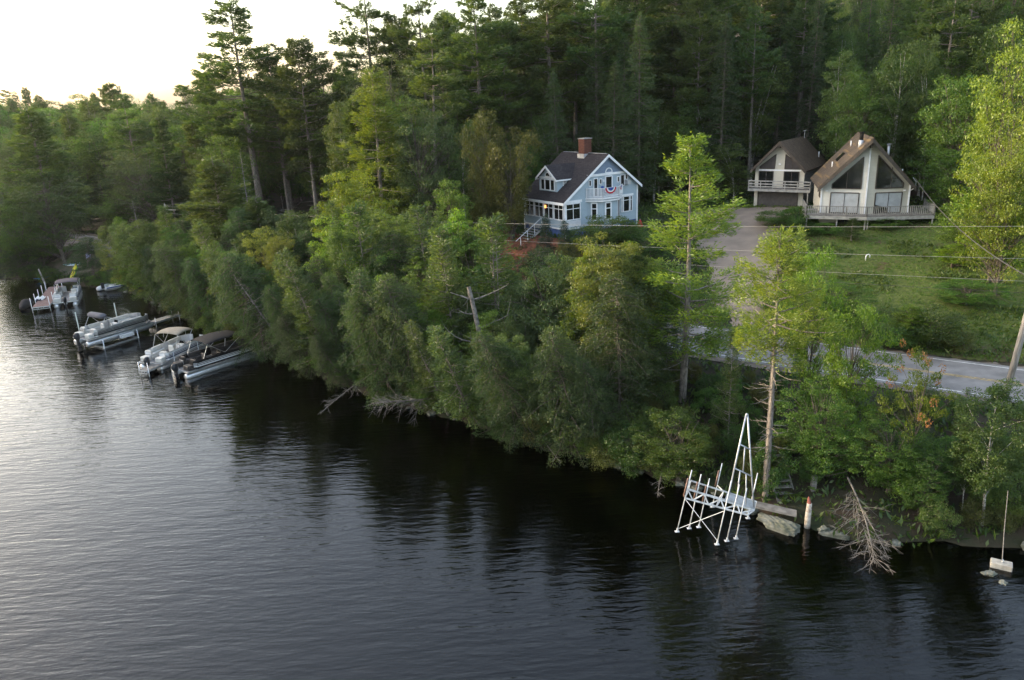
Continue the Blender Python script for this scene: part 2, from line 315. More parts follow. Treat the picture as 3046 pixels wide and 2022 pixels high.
for nm, a, b_ in (('yellow_centre_line', -.15, -.07), ('yellow_centre_line', .07, .15)): strip(nm, a, b_, 20, 420, 3.026, M['yellow_paint'])
for a, b_ in ((-2.93, -2.83), (2.83, 2.93)): strip('white_edge_line', a, b_, 20, 420, 3.026, M['white_paint'])
def pip(x, y, poly):
    c = False; n = len(poly)
    for i in range(n):
        a, b = poly[i], poly[(i + 1) % n]
        if (a[1] > y) != (b[1] > y) and x < (b[0] - a[0]) * (y - a[1]) / (b[1] - a[1]) + a[0]: c = not c
    return c
def drape(name, poly, z, m, step=.25):
    xs = [p[0] for p in poly]; ys = [p[1] for p in poly]; idx = {}; V = []; F = []
    def vid(i, j):
        if (i, j) not in idx:
            x, y = i * step, j * step; idx[(i, j)] = len(V); V.append((x, y, Tz(x, y) + z))
        return idx[(i, j)]
    for i in range(int(min(xs) / step) - 1, int(max(xs) / step) + 1):
        for j in range(int(min(ys) / step) - 1, int(max(ys) / step) + 1):
            if pip((i + .5) * step + .35 * math.sin(j * .13) + .15 * math.sin(j * .31 + i * .1), (j + .5) * step + .35 * math.sin(i * .17), poly): F.append((vid(i, j), vid(i + 1, j), vid(i + 1, j + 1), vid(i, j + 1)))
    return tag(MB().add(V, F).build(name, m, smooth=True), kind='structure')
DRIVE = [(17.2, 56.6), (20.5, 54.4), (22, 60), (24.8, 68), (28.0, 76), (31.6, 84.2), (34.0, 86.6), (31.6, 88.8), (28.0, 90.3), (25.5, 92), (21.5, 90), (20.0, 82), (19.3, 73), (17.6, 64)]
LAWN = [(20.5, 55), (31, 47.6), (47, 37.5), (58, 40), (52, 60), (46, 72), (43, 82), (33, 82), (29.6, 76.5), (25.6, 68), (22, 60)]
LOT = [(-47, 95), (-58, 100), (-66, 106), (-63, 108.5), (-51, 99.8), (-46, 96.5), (-38, 90.5), (-36, 86.5), (-40, 88.5)]
YARD = [(-22, 90), (-30, 96), (-40, 106), (-34, 116), (-22, 108), (-16, 98)]
BEACH = [(-12, 80), (-2, 73), (8, 66), (12, 64), (10, 72), (2, 80), (-6, 88)]
def lawnmat():
    m, n, l, out = nt('lawn_grass'); p = n.new('ShaderNodeBsdfPrincipled'); l.new(p.outputs[0], out.inputs[0]); p.inputs['Roughness'].default_value = .95; p.inputs['Specular IOR Level'].default_value = .1
    tc = n.new('ShaderNodeTexCoord'); a = n.new('ShaderNodeTexNoise'); a.inputs['Scale'].default_value = .16; a.inputs['Detail'].default_value = 7; a.inputs['Roughness'].default_value = .65; l.new(tc.outputs['Object'], a.inputs[0])
    b = n.new('ShaderNodeTexNoise'); b.inputs['Scale'].default_value = 3; b.inputs['Detail'].default_value = 6; l.new(tc.outputs['Object'], b.inputs[0])
    m1 = n.new('ShaderNodeMix'); m1.data_type = 'RGBA'; m1.inputs[6].default_value = (.050, .072, .022, 1); m1.inputs[7].default_value = (.115, .138, .038, 1); l.new(b.outputs[0], m1.inputs[0])
    r = n.new('ShaderNodeMapRange'); r.inputs[1].default_value = .55; r.inputs[2].default_value = .66; l.new(a.outputs[0], r.inputs[0])
    m2 = n.new('ShaderNodeMix'); m2.data_type = 'RGBA'; l.new(r.outputs[0], m2.inputs[0]); l.new(m1.outputs[2], m2.inputs[6]); m2.inputs[7].default_value = (.085, .060, .036, 1); l.new(m2.outputs[2], p.inputs['Base Color'])
    bp = n.new('ShaderNodeBump'); bp.inputs['Strength'].default_value = 1; bp.inputs['Distance'].default_value = .15; l.new(b.outputs[0], bp.inputs['Height']); l.new(bp.outputs[0], p.inputs['Normal']); return m
M['lawn'] = lawnmat(); M['drive'] = mat('gravel_drive', (.27, .215, .17), .95, col2=(.20, .16, .13), scale=.5, bump=.5, bscale=18)
M['dirt'] = mat('packed_dirt', (.17, .13, .10), .95, col2=(.09, .10, .05), scale=.6, bump=.6, bscale=9)
M['mulch'] = mat('bark_mulch', (.16, .06, .035), .95, var=.4, scale=2, bump=1, bscale=12)
drape('driveway', DRIVE, .07, M['drive']); drape('lawn', LAWN, .05, M['lawn']); drape('dirt_lot', LOT, .06, M['dirt']); drape('dirt_yard', YARD, .06, M['dirt']); drape('mulch_bed', BEACH, .06, M['mulch'])

# ------------------------------------------------------------------ building materials
M['ivory'] = siding('ivory_clapboard', (.60, .56, .47), .14); M['ivory_lit'] = siding('lit_ivory_clapboard', (.68, .66, .60), .14)
M['blue_siding'] = siding('pale_blue_clapboard', (.38, .47, .54), .13, dirt=.45); M['gable_blue'] = siding('slate_blue_shakes', (.17, .23, .33), .16, dirt=.45)
M['trim'] = mat('white_trim', (.80, .80, .82), .5, var=.08); M['browntrim'] = mat('brown_trim', (.075, .062, .052), .8, var=.3)
M['roof_dark'] = shingles('charcoal_shingles', (.035, .030, .034), (.058, .050, .052)); M['roof_brown'] = shingles('brown_shingles', (.120, .085, .060), (.165, .120, .085))
M['roof_gold'] = shingles('brown_shingles_with_gold_streaks', (.085, .068, .054), (.115, .092, .074), streak=(.19, .13, .065))  # gold streaks from noise stretched along the ridge
M['glass'] = mat('dark_glass', (.012, .013, .015), .06, var=.0, spec=.9); M['blind'] = mat('drawn_blind', (.38, .40, .42), .5, var=.15, scale=2, spec=.6)
M['dark'] = mat('dark_opening', (.012, .011, .010), .9); M['brick'] = shingles('red_brick', (.17, .072, .052), (.125, .055, .042), row=.09)
M['metal'] = mat('galvanised_metal', (.50, .51, .53), .45, metal=.5, var=.2); M['stone_cap'] = mat('stone_cap', (.28, .27, .26), .8)
M['grey_wood'] = mat('weathered_wood', (.22, .205, .19), .9, var=.35, scale=3, stretch=(1, 1, 4)); M['pale_wood'] = mat('pale_weathered_wood', (.35, .335, .31), .9, var=.3, scale=3)
M['foundation'] = mat('painted_blue_boards', (.10, .15, .34), .7, var=.25); M['concrete'] = mat('concrete', (.40, .38, .34), .95, var=.35, scale=3, bump=.5)
M['garage_door'] = mat('dark_brown_garage_door', (.085, .075, .070), .7, var=.2); M['brownglass'] = mat('brown_tinted_panel', (.060, .052, .055), .3, var=.2)
def uv_roof(c): return (c.x, c.y * 1.0)
def uv_slopeX(c): return (c.y, math.hypot(c.x, c.z - 11) )
def wallpoly(name, pts, m, parent, t=(0, .12, 0)): return recalc(MB().slab(pts, t).build(name, m, parent))
class Plane:
    """a vertical facade plane in local coordinates: origin o, direction u (2-D), outward normal n"""
    def __init__(s, a, b): s.a = Vector((a[0], a[1], 0)); d = Vector((b[0] - a[0], b[1] - a[1], 0)); s.len = d.length; s.u = d.normalized(); s.n = Vector((s.u.y, -s.u.x, 0))
    def p(s, x, z, out=0.0): q = s.a + s.u * x + s.n * out; return (q.x, q.y, z)
    def poly(s, pts, out=0.0): return [s.p(x, z, out) for x, z in pts]
def window(pl, poly, parent, frame=.07, fm='trim', pane='glass', bars=(), out=.0, name='window', fd=.07):
    """frame bars along the polygon's edges (facade x, z) and a pane sub-part behind them"""
    w = MB(); n = len(poly)
    cx = sum(p[0] for p in poly) / n; cz = sum(p[1] for p in poly) / n
    for i in range(n):
        a, b = poly[i], poly[(i + 1) % n]; w.bar(pl.p(a[0], a[1], out + fd / 2), pl.p(b[0], b[1], out + fd / 2), frame, fd, up=tuple(pl.n))
    for a, b in bars: w.bar(pl.p(a[0], a[1], out + fd / 2 - .012), pl.p(b[0], b[1], out + fd / 2 - .012), frame * .6, fd * .7, up=tuple(pl.n))
    o = w.build(name, M[fm], parent)
    g = recalc(MB().slab(pl.poly(poly, out + .004), pl.n * .018).build('pane', M[pane], o)); return o
def rect(x0, z0, x1, z1): return [(x0, z0), (x1, z0), (x1, z1), (x0, z1)]
def arch(cx, z0, r, n=8): return [(cx + r * math.cos(math.pi * i / n), z0 + r * math.sin(math.pi * i / n)) for i in range(n + 1)]
def railing(b_rail, b_bal, a, b, z, h=.95, step=.16, post=1.8, bw=.035, rw=.07):
    a = Vector(a); b = Vector(b); L_ = (b - a).length; up = Vector((0, 0, 1))
    A = Vector((a.x, a.y, z)); B = Vector((b.x, b.y, z))
    b_rail.bar(A + up * h, B + up * h, rw * 1.3, .05); b_rail.bar(A + up * .12, B + up * .12, rw * .7, .05)
    k = max(1, round(L_ / post))
    for i in range(k + 1): p = A + (B - A) * i / k; b_rail.bar(p - up * .05, p + up * (h + .03), .09)
    if step:
        k = int(L_ / step)
        for i in range(1, k): p = A + (B - A) * i / k; b_bal.bar(p + up * .12, p + up * h, bw)
def roofslab(name, P, m, parent, th=.14, uvf=None): o = recalc(MB().slab(P, (0, 0, -th)).build(name, m, parent)); uv = o.data.uv_layers.new(name='UVMap'); \
    [uv.data.__getitem__(lp.index).__setattr__('uv', uvf(o.data.vertices[lp.vertex_index].co)) for lp in o.data.loops]; return o

# ------------------------------------------------------------------ large prow-fronted chalet (local: x right along the front, y back)
def big_chalet():
    X, Y, th = 35.8, 75.9, rad(-16.9); h, D, pr = 4.02, 8.2, 1.0; zg, zb, ze, zr = 7.0, 8.62, 11.4, 15.76
    r = empty('chalet', (X, Y, 0), th); tag(r, 'large ivory chalet with a tall glass prow front and gold-streaked brown roof', 'house')
    sl = (zr - ze) / h
    PLl, PLr = Plane((-h, 0), (0, -pr)), Plane((0, -pr), (h, 0))
    def top(x): return zr - abs(x) * sl - .02
    k = PLl.len / h
    # walls
    b = MB(); b.slab(PLl.poly([(0, zb - .1), (PLl.len, zb - .1), (PLl.len, zr - .02), (0, ze)]), -PLl.n * .15); recalc(b.build('front_wall', M['ivory_lit'], r))  # left half: light from the left is put into a paler siding colour
    b = MB(); b.slab(PLr.poly([(0, zb - .1), (PLr.len, zb - .1), (PLr.len, ze), (0, zr - .02)]), -PLr.n * .15); recalc(b.build('front_wall', M['ivory'], r))
    MB().box(-h, .02, zb - .1, -h + .15, D, ze).build('side_wall', M['ivory'], r); MB().box(h - .15, .02, zb - .1, h, D, ze).build('side_wall', M['ivory'], r)
    recalc(MB().slab([(-h + .02, D - .15, zb), (h - .02, D - .15, zb), (h - .02, D - .15, ze), (0, D - .15, zr - .05), (-h + .02, D - .15, ze)], (0, .13, 0)).build('back_wall', M['ivory'], r))
    bm_ = MB(); bm_.box(-h + .05, .1, zg - 1.5, h - .05, D - .1, zb - .12); bm_.build('basement_wall', M['ivory'], r)
    for x0, x1 in ((-2.3, -.9), (1.3, 3.0)): window(Plane((-h, .1), (h, .1)), rect(x0 + h, zg + .15, x1 + h, zb - .35), r, .06, 'browntrim', 'dark', name='basement_opening')
    # trim band between storeys
    for P_ in (PLl, PLr): b = MB(); b.bar(P_.p(.75, zb + 2.25, .02), P_.p(P_.len - .02, zb + 2.25, .02) if P_ is PLl else P_.p(P_.len - .75, zb + 2.25, .02), .05, .22); 
    # corner boards
    for a, c, w_ in (((-h, 0, zb), (-h, 0, ze - .1), .16), ((h, 0, zb), (h, 0, ze - .1), .16), ((0, -pr - .01, zb), (0, -pr - .01, zr - .5), .14)): MB().bar(a, c, w_).build('corner_board', M['trim'], r)
    # sliding doors with blinds
    def sx(P_, x): return (x + h) * k if P_ is PLl else x * k
    for P_, x0, x1 in ((PLl, -3.15, -.62), (PLr, .88, 3.36)):
        a, c = sx(P_, x0), sx(P_, x1); m_ = (a + c) / 2
        window(P_, rect(a, zb + .03, c, zb + 2.03), r, .09, 'browntrim', 'blind', bars=[((m_, zb), (m_, zb + 2.03))], name='sliding_door')
    a = sx(PLr, .95); c = sx(PLr, 2.1); recalc(MB().slab(PLr.poly([(a, zb + .06), (c, zb + .06), (c, zb + .55), (a, zb + .85)], .024), PLr.n * .012).build('raised_blind_gap', M['glass'], r))
    # trapezoid gable windows
    z0 = zb + 2.45
    window(PLl, [(sx(PLl, -3.1), z0), (sx(PLl, -.50), z0), (sx(PLl, -.50), top(.50) - 1.05), (sx(PLl, -3.1), z0 + .42)], r, .09, 'browntrim', bars=[((sx(PLl, -1.8), z0), (sx(PLl, -1.8), z0 + 1.7))], name='gable_window')
    window(PLr, [(sx(PLr, .80), z0), (sx(PLr, 3.38), z0), (sx(PLr, 3.38), z0 + .45), (sx(PLr, .80), top(.8) - .62)], r, .09, 'browntrim', bars=[((sx(PLr, 2.2), z0), (sx(PLr, 2.2), z0 + 2.0))], name='gable_window')
    # roof: two slopes with a prow overhang, dark soffit boards
    fo, ov = 1.0, .45; e = ze - ov * sl
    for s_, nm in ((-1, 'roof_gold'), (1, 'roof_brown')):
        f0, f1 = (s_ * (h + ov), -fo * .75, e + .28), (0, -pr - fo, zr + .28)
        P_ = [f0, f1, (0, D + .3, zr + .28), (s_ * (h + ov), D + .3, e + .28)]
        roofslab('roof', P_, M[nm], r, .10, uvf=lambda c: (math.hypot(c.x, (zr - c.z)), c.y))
        b = MB(); b.slab([(s_ * (h + ov), -fo * .75 - .03, e + .20), (0, -pr - fo - .03, zr + .20), (0, -pr - fo - .03, zr - .22), (s_ * (h + ov), -fo * .75 - .03, e - .16)], (0, .07, 0)); recalc(b.build('bargeboard', M['browntrim'], r))
        b = MB(); b.slab([(s_ * (h + ov - .05), -fo * .7, e + .10), (0, -pr - fo + .1, zr + .10), (0, 0, zr + .10), (s_ * (h + ov - .05), 0, e + .10)], (0, 0, -.06)); recalc(b.build('soffit', M['browntrim'], r))
    MB().box(-.10, -pr - .75, zr - .75, .10, -pr - .05, zr - .12).build('ridge_beam', M['browntrim'], r)
    # flues and vents
    def onroof(x, y): return zr + .28 - abs(x) * sl
    z_ = onroof(-.75, .9); f = MB().tube([(-.75, .2, z_ - .4), (-.75, .2, z_ + .45)], .24, 12).build('flue', M['metal'], r, True)
    MB().tube([(-.75, .2, z_ + .45), (-.75, .2, z_ + 1.15)], .19, 12).tube([(-.75, .2, z_ + 1.15), (-.75, .2, z_ + 1.22)], .30, 12).build('flue_cap', M['dark'], f, True)
    for x, y, hh in ((-1.1, 4.6, .5), (-2.9, 3.1, .5), (3.6, 2.2, .5)): z_ = onroof(x, y); MB().tube([(x, y, z_ - .2), (x, y, z_ + hh)], .06, 8).build('vent_pipe', M['trim'], r, True)
    x, y = 2.3, 3.2; z_ = onroof(x, y); f = MB().tube([(x, y, z_ - .3), (x, y, z_ + 1.35)], .12, 10).build('flue', M['metal'], r, True); MB().tube([(x, y, z_ + 1.35), (x, y, z_ + 1.5)], [.14, .24], 10).build('flue_cap', M['metal'], f)
    x0, x1 = -2.45, -1.75; recalc(MB().slab([(x0, 3.2, onroof(x0, 0) + .02), (x1, 3.2, onroof(x1, 0) + .02), (x1, 4.6, onroof(x1, 0) + .02), (x0, 4.6, onroof(x0, 0) + .02)], (-.03, 0, .06)).build('skylight', M['glass'], r))
    MB().tube([(h + .1, -.5, ze + .65), (h + .45, -.4, ze + .2), (h + .35, -.2, ze - .4), (h + .1, -.1, ze - .6)], .04, 6).build('service_conduit', M['metal'], r)
    for s_ in (-1, 1): MB().box(s_ * 3.55 - .12, -.22, zb + 2.12, s_ * 3.55 + .12, -.05 - 0.02, zb + 2.24).build('floodlight', M['trim'], r)
    # side windows on the left wall
    PS = Plane((-h, D), (-h, 0))
    for y in (6.9, 6.2): window(PS, rect(y, zb + 1.4, y + .45, zb + 2.1), r, .05, 'browntrim')
    # deck with prow, balusters and posts
    dl, dr_, dk = -h - 1.45, h + 2.1, 1.75
    fl = [(dl, -dk, zb - .02), (0, -pr - dk, zb - .02), (dr_, -dk + .1, zb - .02), (dr_, 3.2, zb - .02), (h + .02, 3.2, zb - .02), (h + .02, .15, zb - .02), (0, -pr + .2, zb - .02), (-h - .02, .15, zb - .02), (-h - .02, 2.8, zb - .02), (dl, 2.8, zb - .02)]
    dk_o = recalc(MB().slab([(dl, -dk, zb - .14), (0, -pr - dk, zb - .14), (dr_, -dk + .1, zb - .14), (dr_, 3.2, zb - .14), (dl, 2.8, zb - .14)], (0, 0, .13)).build('deck_floor', M['grey_wood'], r))
    b = MB(); b.bar((dl, -dk, zb - .2), (0, -pr - dk, zb - .2), .08, .3); b.bar((0, -pr - dk, zb - .2), (dr_, -dk + .1, zb - .2), .08, .3); b.bar((dl, -dk, zb - .2), (dl, 2.8, zb - .2), .08, .3); b.build('rim_joist', M['pale_wood'], r)
    R_ = MB(); B_ = MB()
    for a, c in (((dl, 2.8), (dl, -dk)), ((dl, -dk), (0, -pr - dk)), ((0, -pr - dk), (dr_, -dk + .1)), ((dr_, -dk + .1), (dr_, 3.2))): railing(R_, B_, (a[0], a[1], 0), (c[0], c[1], 0), zb, .92, .17, 2.0, .05)
    rr = R_.build('deck_railing', M['grey_wood'], r); B_.build('balusters', M['pale_wood'], rr)
    c_, s2 = math.cos(th), math.sin(th)
    for x, y in ((dl + .1, -dk + .1), (-2.6, -pr * .4 - dk + .1), (-.1, -pr - dk + .15), (.15, -pr - dk + .2), (2.8, -pr * .3 - dk + .12), (dr_ - .1, -dk + .2), (dr_ - .1, 2.8), (dl + .1, 2.4)):
        g = Tz(X + x * c_ - y * s2, Y + x * s2 + y * c_); MB().bar((x, y, g - .3), (x, y, zb - .1), .12).build('deck_post', M['pale_wood'], r)
    # chairs on the deck
    return r, (X, Y, th)
def to_world(F, p): X, Y, th = F; return (X + p[0] * math.cos(th) - p[1] * math.sin(th), Y + p[0] * math.sin(th) + p[1] * math.cos(th), p[2])
chal, CF = big_chalet()

# ------------------------------------------------------------------ small garage chalet
def garage_chalet():
    X, Y, th = 31.57, 88.28, rad(-36.3); h, D = 2.79, 8.65; zg, zd, ze, zr = 7.5, 9.85, 12.04, 14.9; sl = (zr - ze) / h
    r = empty('garage_chalet', (X, Y, 0), th); tag(r, 'small ivory chalet with a balcony over a dark garage door', 'house'); F = Plane((-h, 0), (h, 0))
    recalc(MB().slab([(-h, 0, zg - 1), (h, 0, zg - 1), (h, 0, ze), (0, 0, zr), (-h, 0, ze)], (0, .15, 0)).build('front_wall', M['ivory'], r))
    recalc(MB().slab([(-h, D, zg - 1), (h, D, zg - 1), (h, D, ze), (0, D, zr), (-h, D, ze)], (0, -.15, 0)).build('back_wall', M['ivory'], r))
    for s_ in (-1, 1): MB().box(min(s_ * h, s_ * (h - .15)), .16, zg - 1, max(s_ * h, s_ * (h - .15)), D - .16, ze).build('side_wall', M['grey_wood'] if s_ > 0 else M['ivory'], r)
    window(F, rect(.47, zg, 5.0, zg + 2.05), r, .12, 'browntrim', 'garage_door', name='garage_door')
    for x0, x1 in ((.46, 2.09), (3.32, 5.0)):
        m_ = (x0 + x1) / 2; window(F, rect(x0, zd + .03, x1, ze - .32), r, .08, 'browntrim', 'glass', bars=[((m_, zd), (m_, ze - .3))], name='sliding_door')
    window(F, [(.5, ze - .02), (2.2, ze - .02), (2.3, ze + 1.62), (.5, ze + .22)], r, .07, 'browntrim', 'brownglass', bars=[((1.4, ze), (1.4, ze + .95))], name='gable_window')
    window(F, [(3.35, ze - .02), (5.1, ze - .02), (5.1, ze + .20), (3.38, ze + 1.62)], r, .07, 'browntrim', 'brownglass', bars=[((4.2, ze), (4.2, ze + .95))], name='gable_window')
    MB().box(-h + .4, -.035, ze - .26, h - .4, -.002, ze - .10).build('trim_band', M['trim'], r); MB().box(-.12, -.16, ze + .45, .12, -.01, ze + .58).build('floodlight', M['trim'], r)
    ov, fo = .35, .8; e = ze - ov * sl
    for s_ in (-1, 1):
        roofslab('roof', [(s_ * (h + ov), -fo, e + .22), (0, -fo, zr + .22), (0, D + .3, zr + .22), (s_ * (h + ov), D + .3, e + .22)], M['roof_brown'], r, .1, uvf=lambda c: (math.hypot(c.x, (zr - c.z)), c.y))
        recalc(MB().slab([(s_ * (h + ov), -fo - .05, e + .16), (0, -fo - .05, zr + .16), (0, -fo - .05, zr - .16), (s_ * (h + ov), -fo - .05, e - .14)], (0, .07, 0)).build('bargeboard', M['browntrim'], r))
    MB().box(-.08, -.75, zr - .5, .08, -.02, zr - .12).build('ridge_beam', M['browntrim'], r)
    MB().tube([(.2, D - .2, zr), (.2, D - .2, zr + .9)], .03, 6).bar((.0, D - .2, zr + .85), (.4, D - .2, zr + .95), .04).build('antenna', M['metal'], r)
    MB().tube([(2.3, D - 1.2, ze + .5), (2.3, D - 1.2, ze + 1.35)], .06, 8).build('vent_pipe', M['trim'], r, True)
    # balcony
    dk = 1.15; recalc(MB().box(-h - .35, -dk, zd - .12, h + 1.0, -.01, zd).build('balcony_floor', M['grey_wood'], r)); MB().bar((-h - .4, -dk - .02, zd - .15), (h + 1.05, -dk - .02, zd - .15), .06, .28).build('rim_joist', M['pale_wood'], r)
    b = MB()
    for hh in (.25, .55, .88): b.bar((-h - .35, -dk, zd + hh), (h + 1.0, -dk, zd + hh), .05, .13); b.bar((-h - .35, -dk, zd + hh), (-h - .35, 0, zd + hh), .05, .13); b.bar((h + 1.0, -dk, zd + hh), (h + 1.0, 0, zd + hh), .05, .13)
    for i in range(6): x = -h - .35 + (2 * h + 1.35) * i / 5; b.bar((x, -dk + .05, zd - .2), (x, -dk + .05, zd + .92), .09)
    b.build('balcony_railing', M['pale_wood'], r); MB().bar((h + .8, -dk + .1, zg - .5), (h + .8, -dk + .1, zd - .1), .11).build('balcony_post', M['pale_wood'], r); return r
garage_chalet()

# ------------------------------------------------------------------ blue house
def blue_house():
    X, Y, th = 5.86, 76.4, rad(33.1); W, D = 9.82, 7.16; zg, zp, ze, zer, xr, zr = 6.2, 8.18, 10.97, 11.82, 5.55, 15.03
    r = empty('blue_house', (X, Y, 0), th); tag(r, 'pale blue clapboard house with charcoal roof, brick chimney and white balcony', 'house')
    sl, sr = (zr - ze) / xr, (zr - zer) / (W - xr); F = Plane((0, 0), (W, 0)); S = Plane((0, D), (0, 0))
    zc = 13.15
    recalc(MB().slab([(0, 0, zp - .1), (W, 0, zp - .1), (W, 0, zer), (W - (zc - zer) / sr, 0, zc), ((zc - ze) / sl, 0, zc), (0, 0, ze)], (0, .15, 0)).build('front_wall', M['blue_siding'], r))
    recalc(MB().slab([((zc - ze) / sl + .01, -.03, zc), (W - (zc - zer) / sr - .01, -.03, zc), (xr, -.03, zr)], (0, .17, 0)).build('gable_wall', M['gable_blue'], r))
    MB().box(2.9, -.08, zc - .10, W - (zc - zer) / sr + .05, -.035, zc + .14).build('trim_band', M['trim'], r)
    MB().box(.0, .16, zp - .1, .15, D, ze).build('side_wall', M['blue_siding'], r); MB().box(W - .15, .16, zp - .1, W, D, zer).build('side_wall', M['blue_siding'], r)
    recalc(MB().slab([(0, D, zp - .1), (W, D, zp - .1), (W, D, zer), (xr, D, zr - .05), (0, D, ze)], (0, -.14, 0)).build('back_wall', M['blue_siding'], r))
    MB().box(.12, .12, zg - 2, W - .1, D - .1, zp - .12).build('foundation', M['foundation'], r)
    for x in (0.04, W - .04): MB().box(x - .08, -.05, zg - (1.5 if x < 1 else .5), x + .08, .05, zer - .1 if x > 1 else ze - .05).build('corner_board', M['trim'], r)
    MB().box(-.05, D - .1, zg - 1, .02, D + .05, ze - .1).build('corner_board', M['trim'], r)
    MB().box(-.06, -.06, zp - .16, 2.2, -.02, zp + .0).box(-.07, .06, zp - .16, -.02, D, zp).build('porch_sill', M['trim'], r)
    # roof
    ov = .35; e1, e2 = ze - ov * sl, zer - ov * sr; t = .16
    roofslab('roof', [(-ov, -ov, e1 + t), (xr, -ov, zr + t), (xr, D + .3, zr + t), (-ov, D + .3, e1 + t)], M['roof_dark'], r, .12, uvf=lambda c: (c.y, math.hypot(c.x, c.z - 10)))
    roofslab('roof', [(W + ov, -ov, e2 + t), (xr, -ov, zr + t), (xr, D + .3, zr + t), (W + ov, D + .3, e2 + t)], M['roof_dark'], r, .12, uvf=lambda c: (c.y, math.hypot(c.x, c.z - 10)))
    b = MB(); b.slab([(-ov, -ov - .04, e1 + t - .02), (xr, -ov - .04, zr + t - .02), (xr, -ov - .04, zr - .14), (-ov, -ov - .04, e1 - .14)], (0, .06, 0)); b.slab([(W + ov, -ov - .04, e2 + t - .02), (xr, -ov - .04, zr + t - .02), (xr, -ov - .04, zr - .14), (W + ov, -ov - .04, e2 - .14)], (0, .06, 0)); recalc(b.build('rake_trim', M['trim'], r))
    MB().box(-ov - .06, -ov, e1 - .16, -ov - .01, D + .3, e1 + .10).build('gutter', M['trim'], r); MB().bar((xr, 0, zr + t + .02), (xr, D, zr + t + .02), .18, .03).build('ridge_cap', M['metal'], r)
    # chimney
    c = MB().box(xr - .58, 2.9, zr - .7, xr + .38, 3.85, zr + 1.6).build('chimney', M['brick'], r); uv = c.data.uv_layers.new(name='UVMap')
    for lp in c.data.loops: q = c.data.vertices[lp.vertex_index].co; uv.data[lp.index].uv = (q.x + q.y, q.z)
    MB().box(xr - .66, 2.83, zr + 1.6, xr + .46, 3.92, zr + 1.68).build('chimney_cap', M['stone_cap'], c); MB().box(xr - .70, 2.82, zr - .45, xr + .48, 3.93, zr - .25 + .35).build('chimney_flashing', M['metal'], c)
    # dormer on the left slope, gable facing left
    y0, y1 = 2.1, 5.2; ym = (y0 + y1) / 2; xd = .70; zb_ = ze + sl * xd; zt = 13.0; za = 14.15
    DP = Plane((xd, y1), (xd, y0)); d_ = recalc(MB().slab([(xd, y0, zb_ - .2), (xd, y1, zb_ - .2), (xd, y1, zt), (xd, ym, za), (xd, y0, zt)], (.12, 0, 0)).build('dormer_wall', M['blue_siding'], r))
    for yy in (y0, y1 - .1): recalc(MB().slab([(xd + .1, yy, zb_ - .1), ((zt - ze) / sl + .1, yy, zt), (xd + .1, yy, zt)], (0, .1, 0)).build('dormer_side', M['blue_siding'], d_))
    xa = (za - ze) / sl; xt = (zt - ze) / sl
    for s_ in (-1, 1):
        yo = ym + s_ * ((y1 - y0) / 2 + .25); zo = zt - .25 * (za - zt) / ((y1 - y0) / 2)
        roofslab('dormer_roof', [(xd - .3, yo, zo + .14), (xd - .3, ym, za + .14), (xa + .3, ym, za + .14), (xt - .1, yo, zo + .14)], M['roof_dark'], d_, .1, uvf=lambda c: (c.x, c.y))
        recalc(MB().slab([(xd - .34, yo, zo + .13), (xd - .34, ym, za + .13), (xd - .34, ym, za - .14), (xd - .34, yo, zo - .12)], (.05, 0, 0)).build('dormer_rake', M['trim'], d_))
        MB().bar((xd - .3, yo, zo + .0), (xt - .2, yo, zo + .0), .05, .14).build('dormer_fascia', M['trim'], d_)
    MB().box(xd - .05, y0 + .05, zt - .08, xd - .004, y1 - .05, zt + .1).build('dormer_band', M['trim'], d_)
    window(DP, arch((y1 - y0) / 2, zt + .14, .42), d_, .08); 
    for a, b2 in ((.35, 1.0), (1.08, 1.95), (2.02, 2.7)): window(DP, rect(a, zb_ + .28, b2, zt - .16), d_, .08)
    window(Plane((xd, y0), (3, y0)), rect(.78, zt - .78, 1.12, zt - .28), d_, .06, bars=[((.95, zt - .78), (.95, zt - .28)), ((.78, zt - .53), (1.12, zt - .53))])
    # screened porch corner
    def porch_win(P_, x0, x1): m_ = (x0 + x1) / 2; window(P_, rect(x0, zp + .82, x1, ze - .36), r, .10, bars=[((m_, zp + .82), (m_, ze - .36)), ((x0, ze - .88), (x1, ze - .88))], name='porch_window')
    porch_win(F, .16, 1.98)
    for a in (0.35, 2.05, 3.75, 5.45): porch_win(S, a, a + 1.5)
    MB().box(-.05, -.07, ze - .30, 2.2, -.02, ze - .04).box(-.09, -.05, ze - .32, -.02, D, ze - .06).build('porch_beam', M['trim'], r)
    F2 = MB()
    for i in range(22): F2.box(.12 + i * .088, -.035, zp + .08, .18 + i * .088, -.01, zp + .72)
    F2.build('beadboard', M['trim'], r)
    # lantern inside the porch
    lt = MB().box(-.14, 3.1, ze - .95, -.04, 3.24, ze - .65).build('porch_lantern', mat('lit_lantern', (.9, .5, .15), emit=((1, .42, .10), 3.0)), r)
    # octagonal bay and balcony
    bx0, bx1, bd = 2.95, 7.35, 1.15; pts_ = [(bx0, 0), (bx0 + 1.05, -bd), (bx1 - 1.4, -bd), (bx1, 0)]; zt2 = ze - .1
    B_ = MB().slab([(x, y + .02, zg - 1.2) for x, y in pts_], (0, 0, zt2 - zg + 1.2)).build('bay_wall', M['blue_siding'], r); recalc(B_)
    P1, P2, P3 = Plane(pts_[0], pts_[1]), Plane(pts_[1], pts_[2]), Plane(pts_[2], pts_[3])
    window(P1, rect(.42, zp + .55, .98, zt2 - .42), B_, .12, bars=[((.42, zt2 - 1.0), (.98, zt2 - 1.0))])
    window(P2, rect(.36, zp + .55, 1.1, zt2 - .42), B_, .14, bars=[((.36, zt2 - 1.0), (1.1, zt2 - 1.0))])
    window(P3, rect(.30, zp + .15, 1.45, zt2 - .30), B_, .15, pane='dark', name='bay_door')
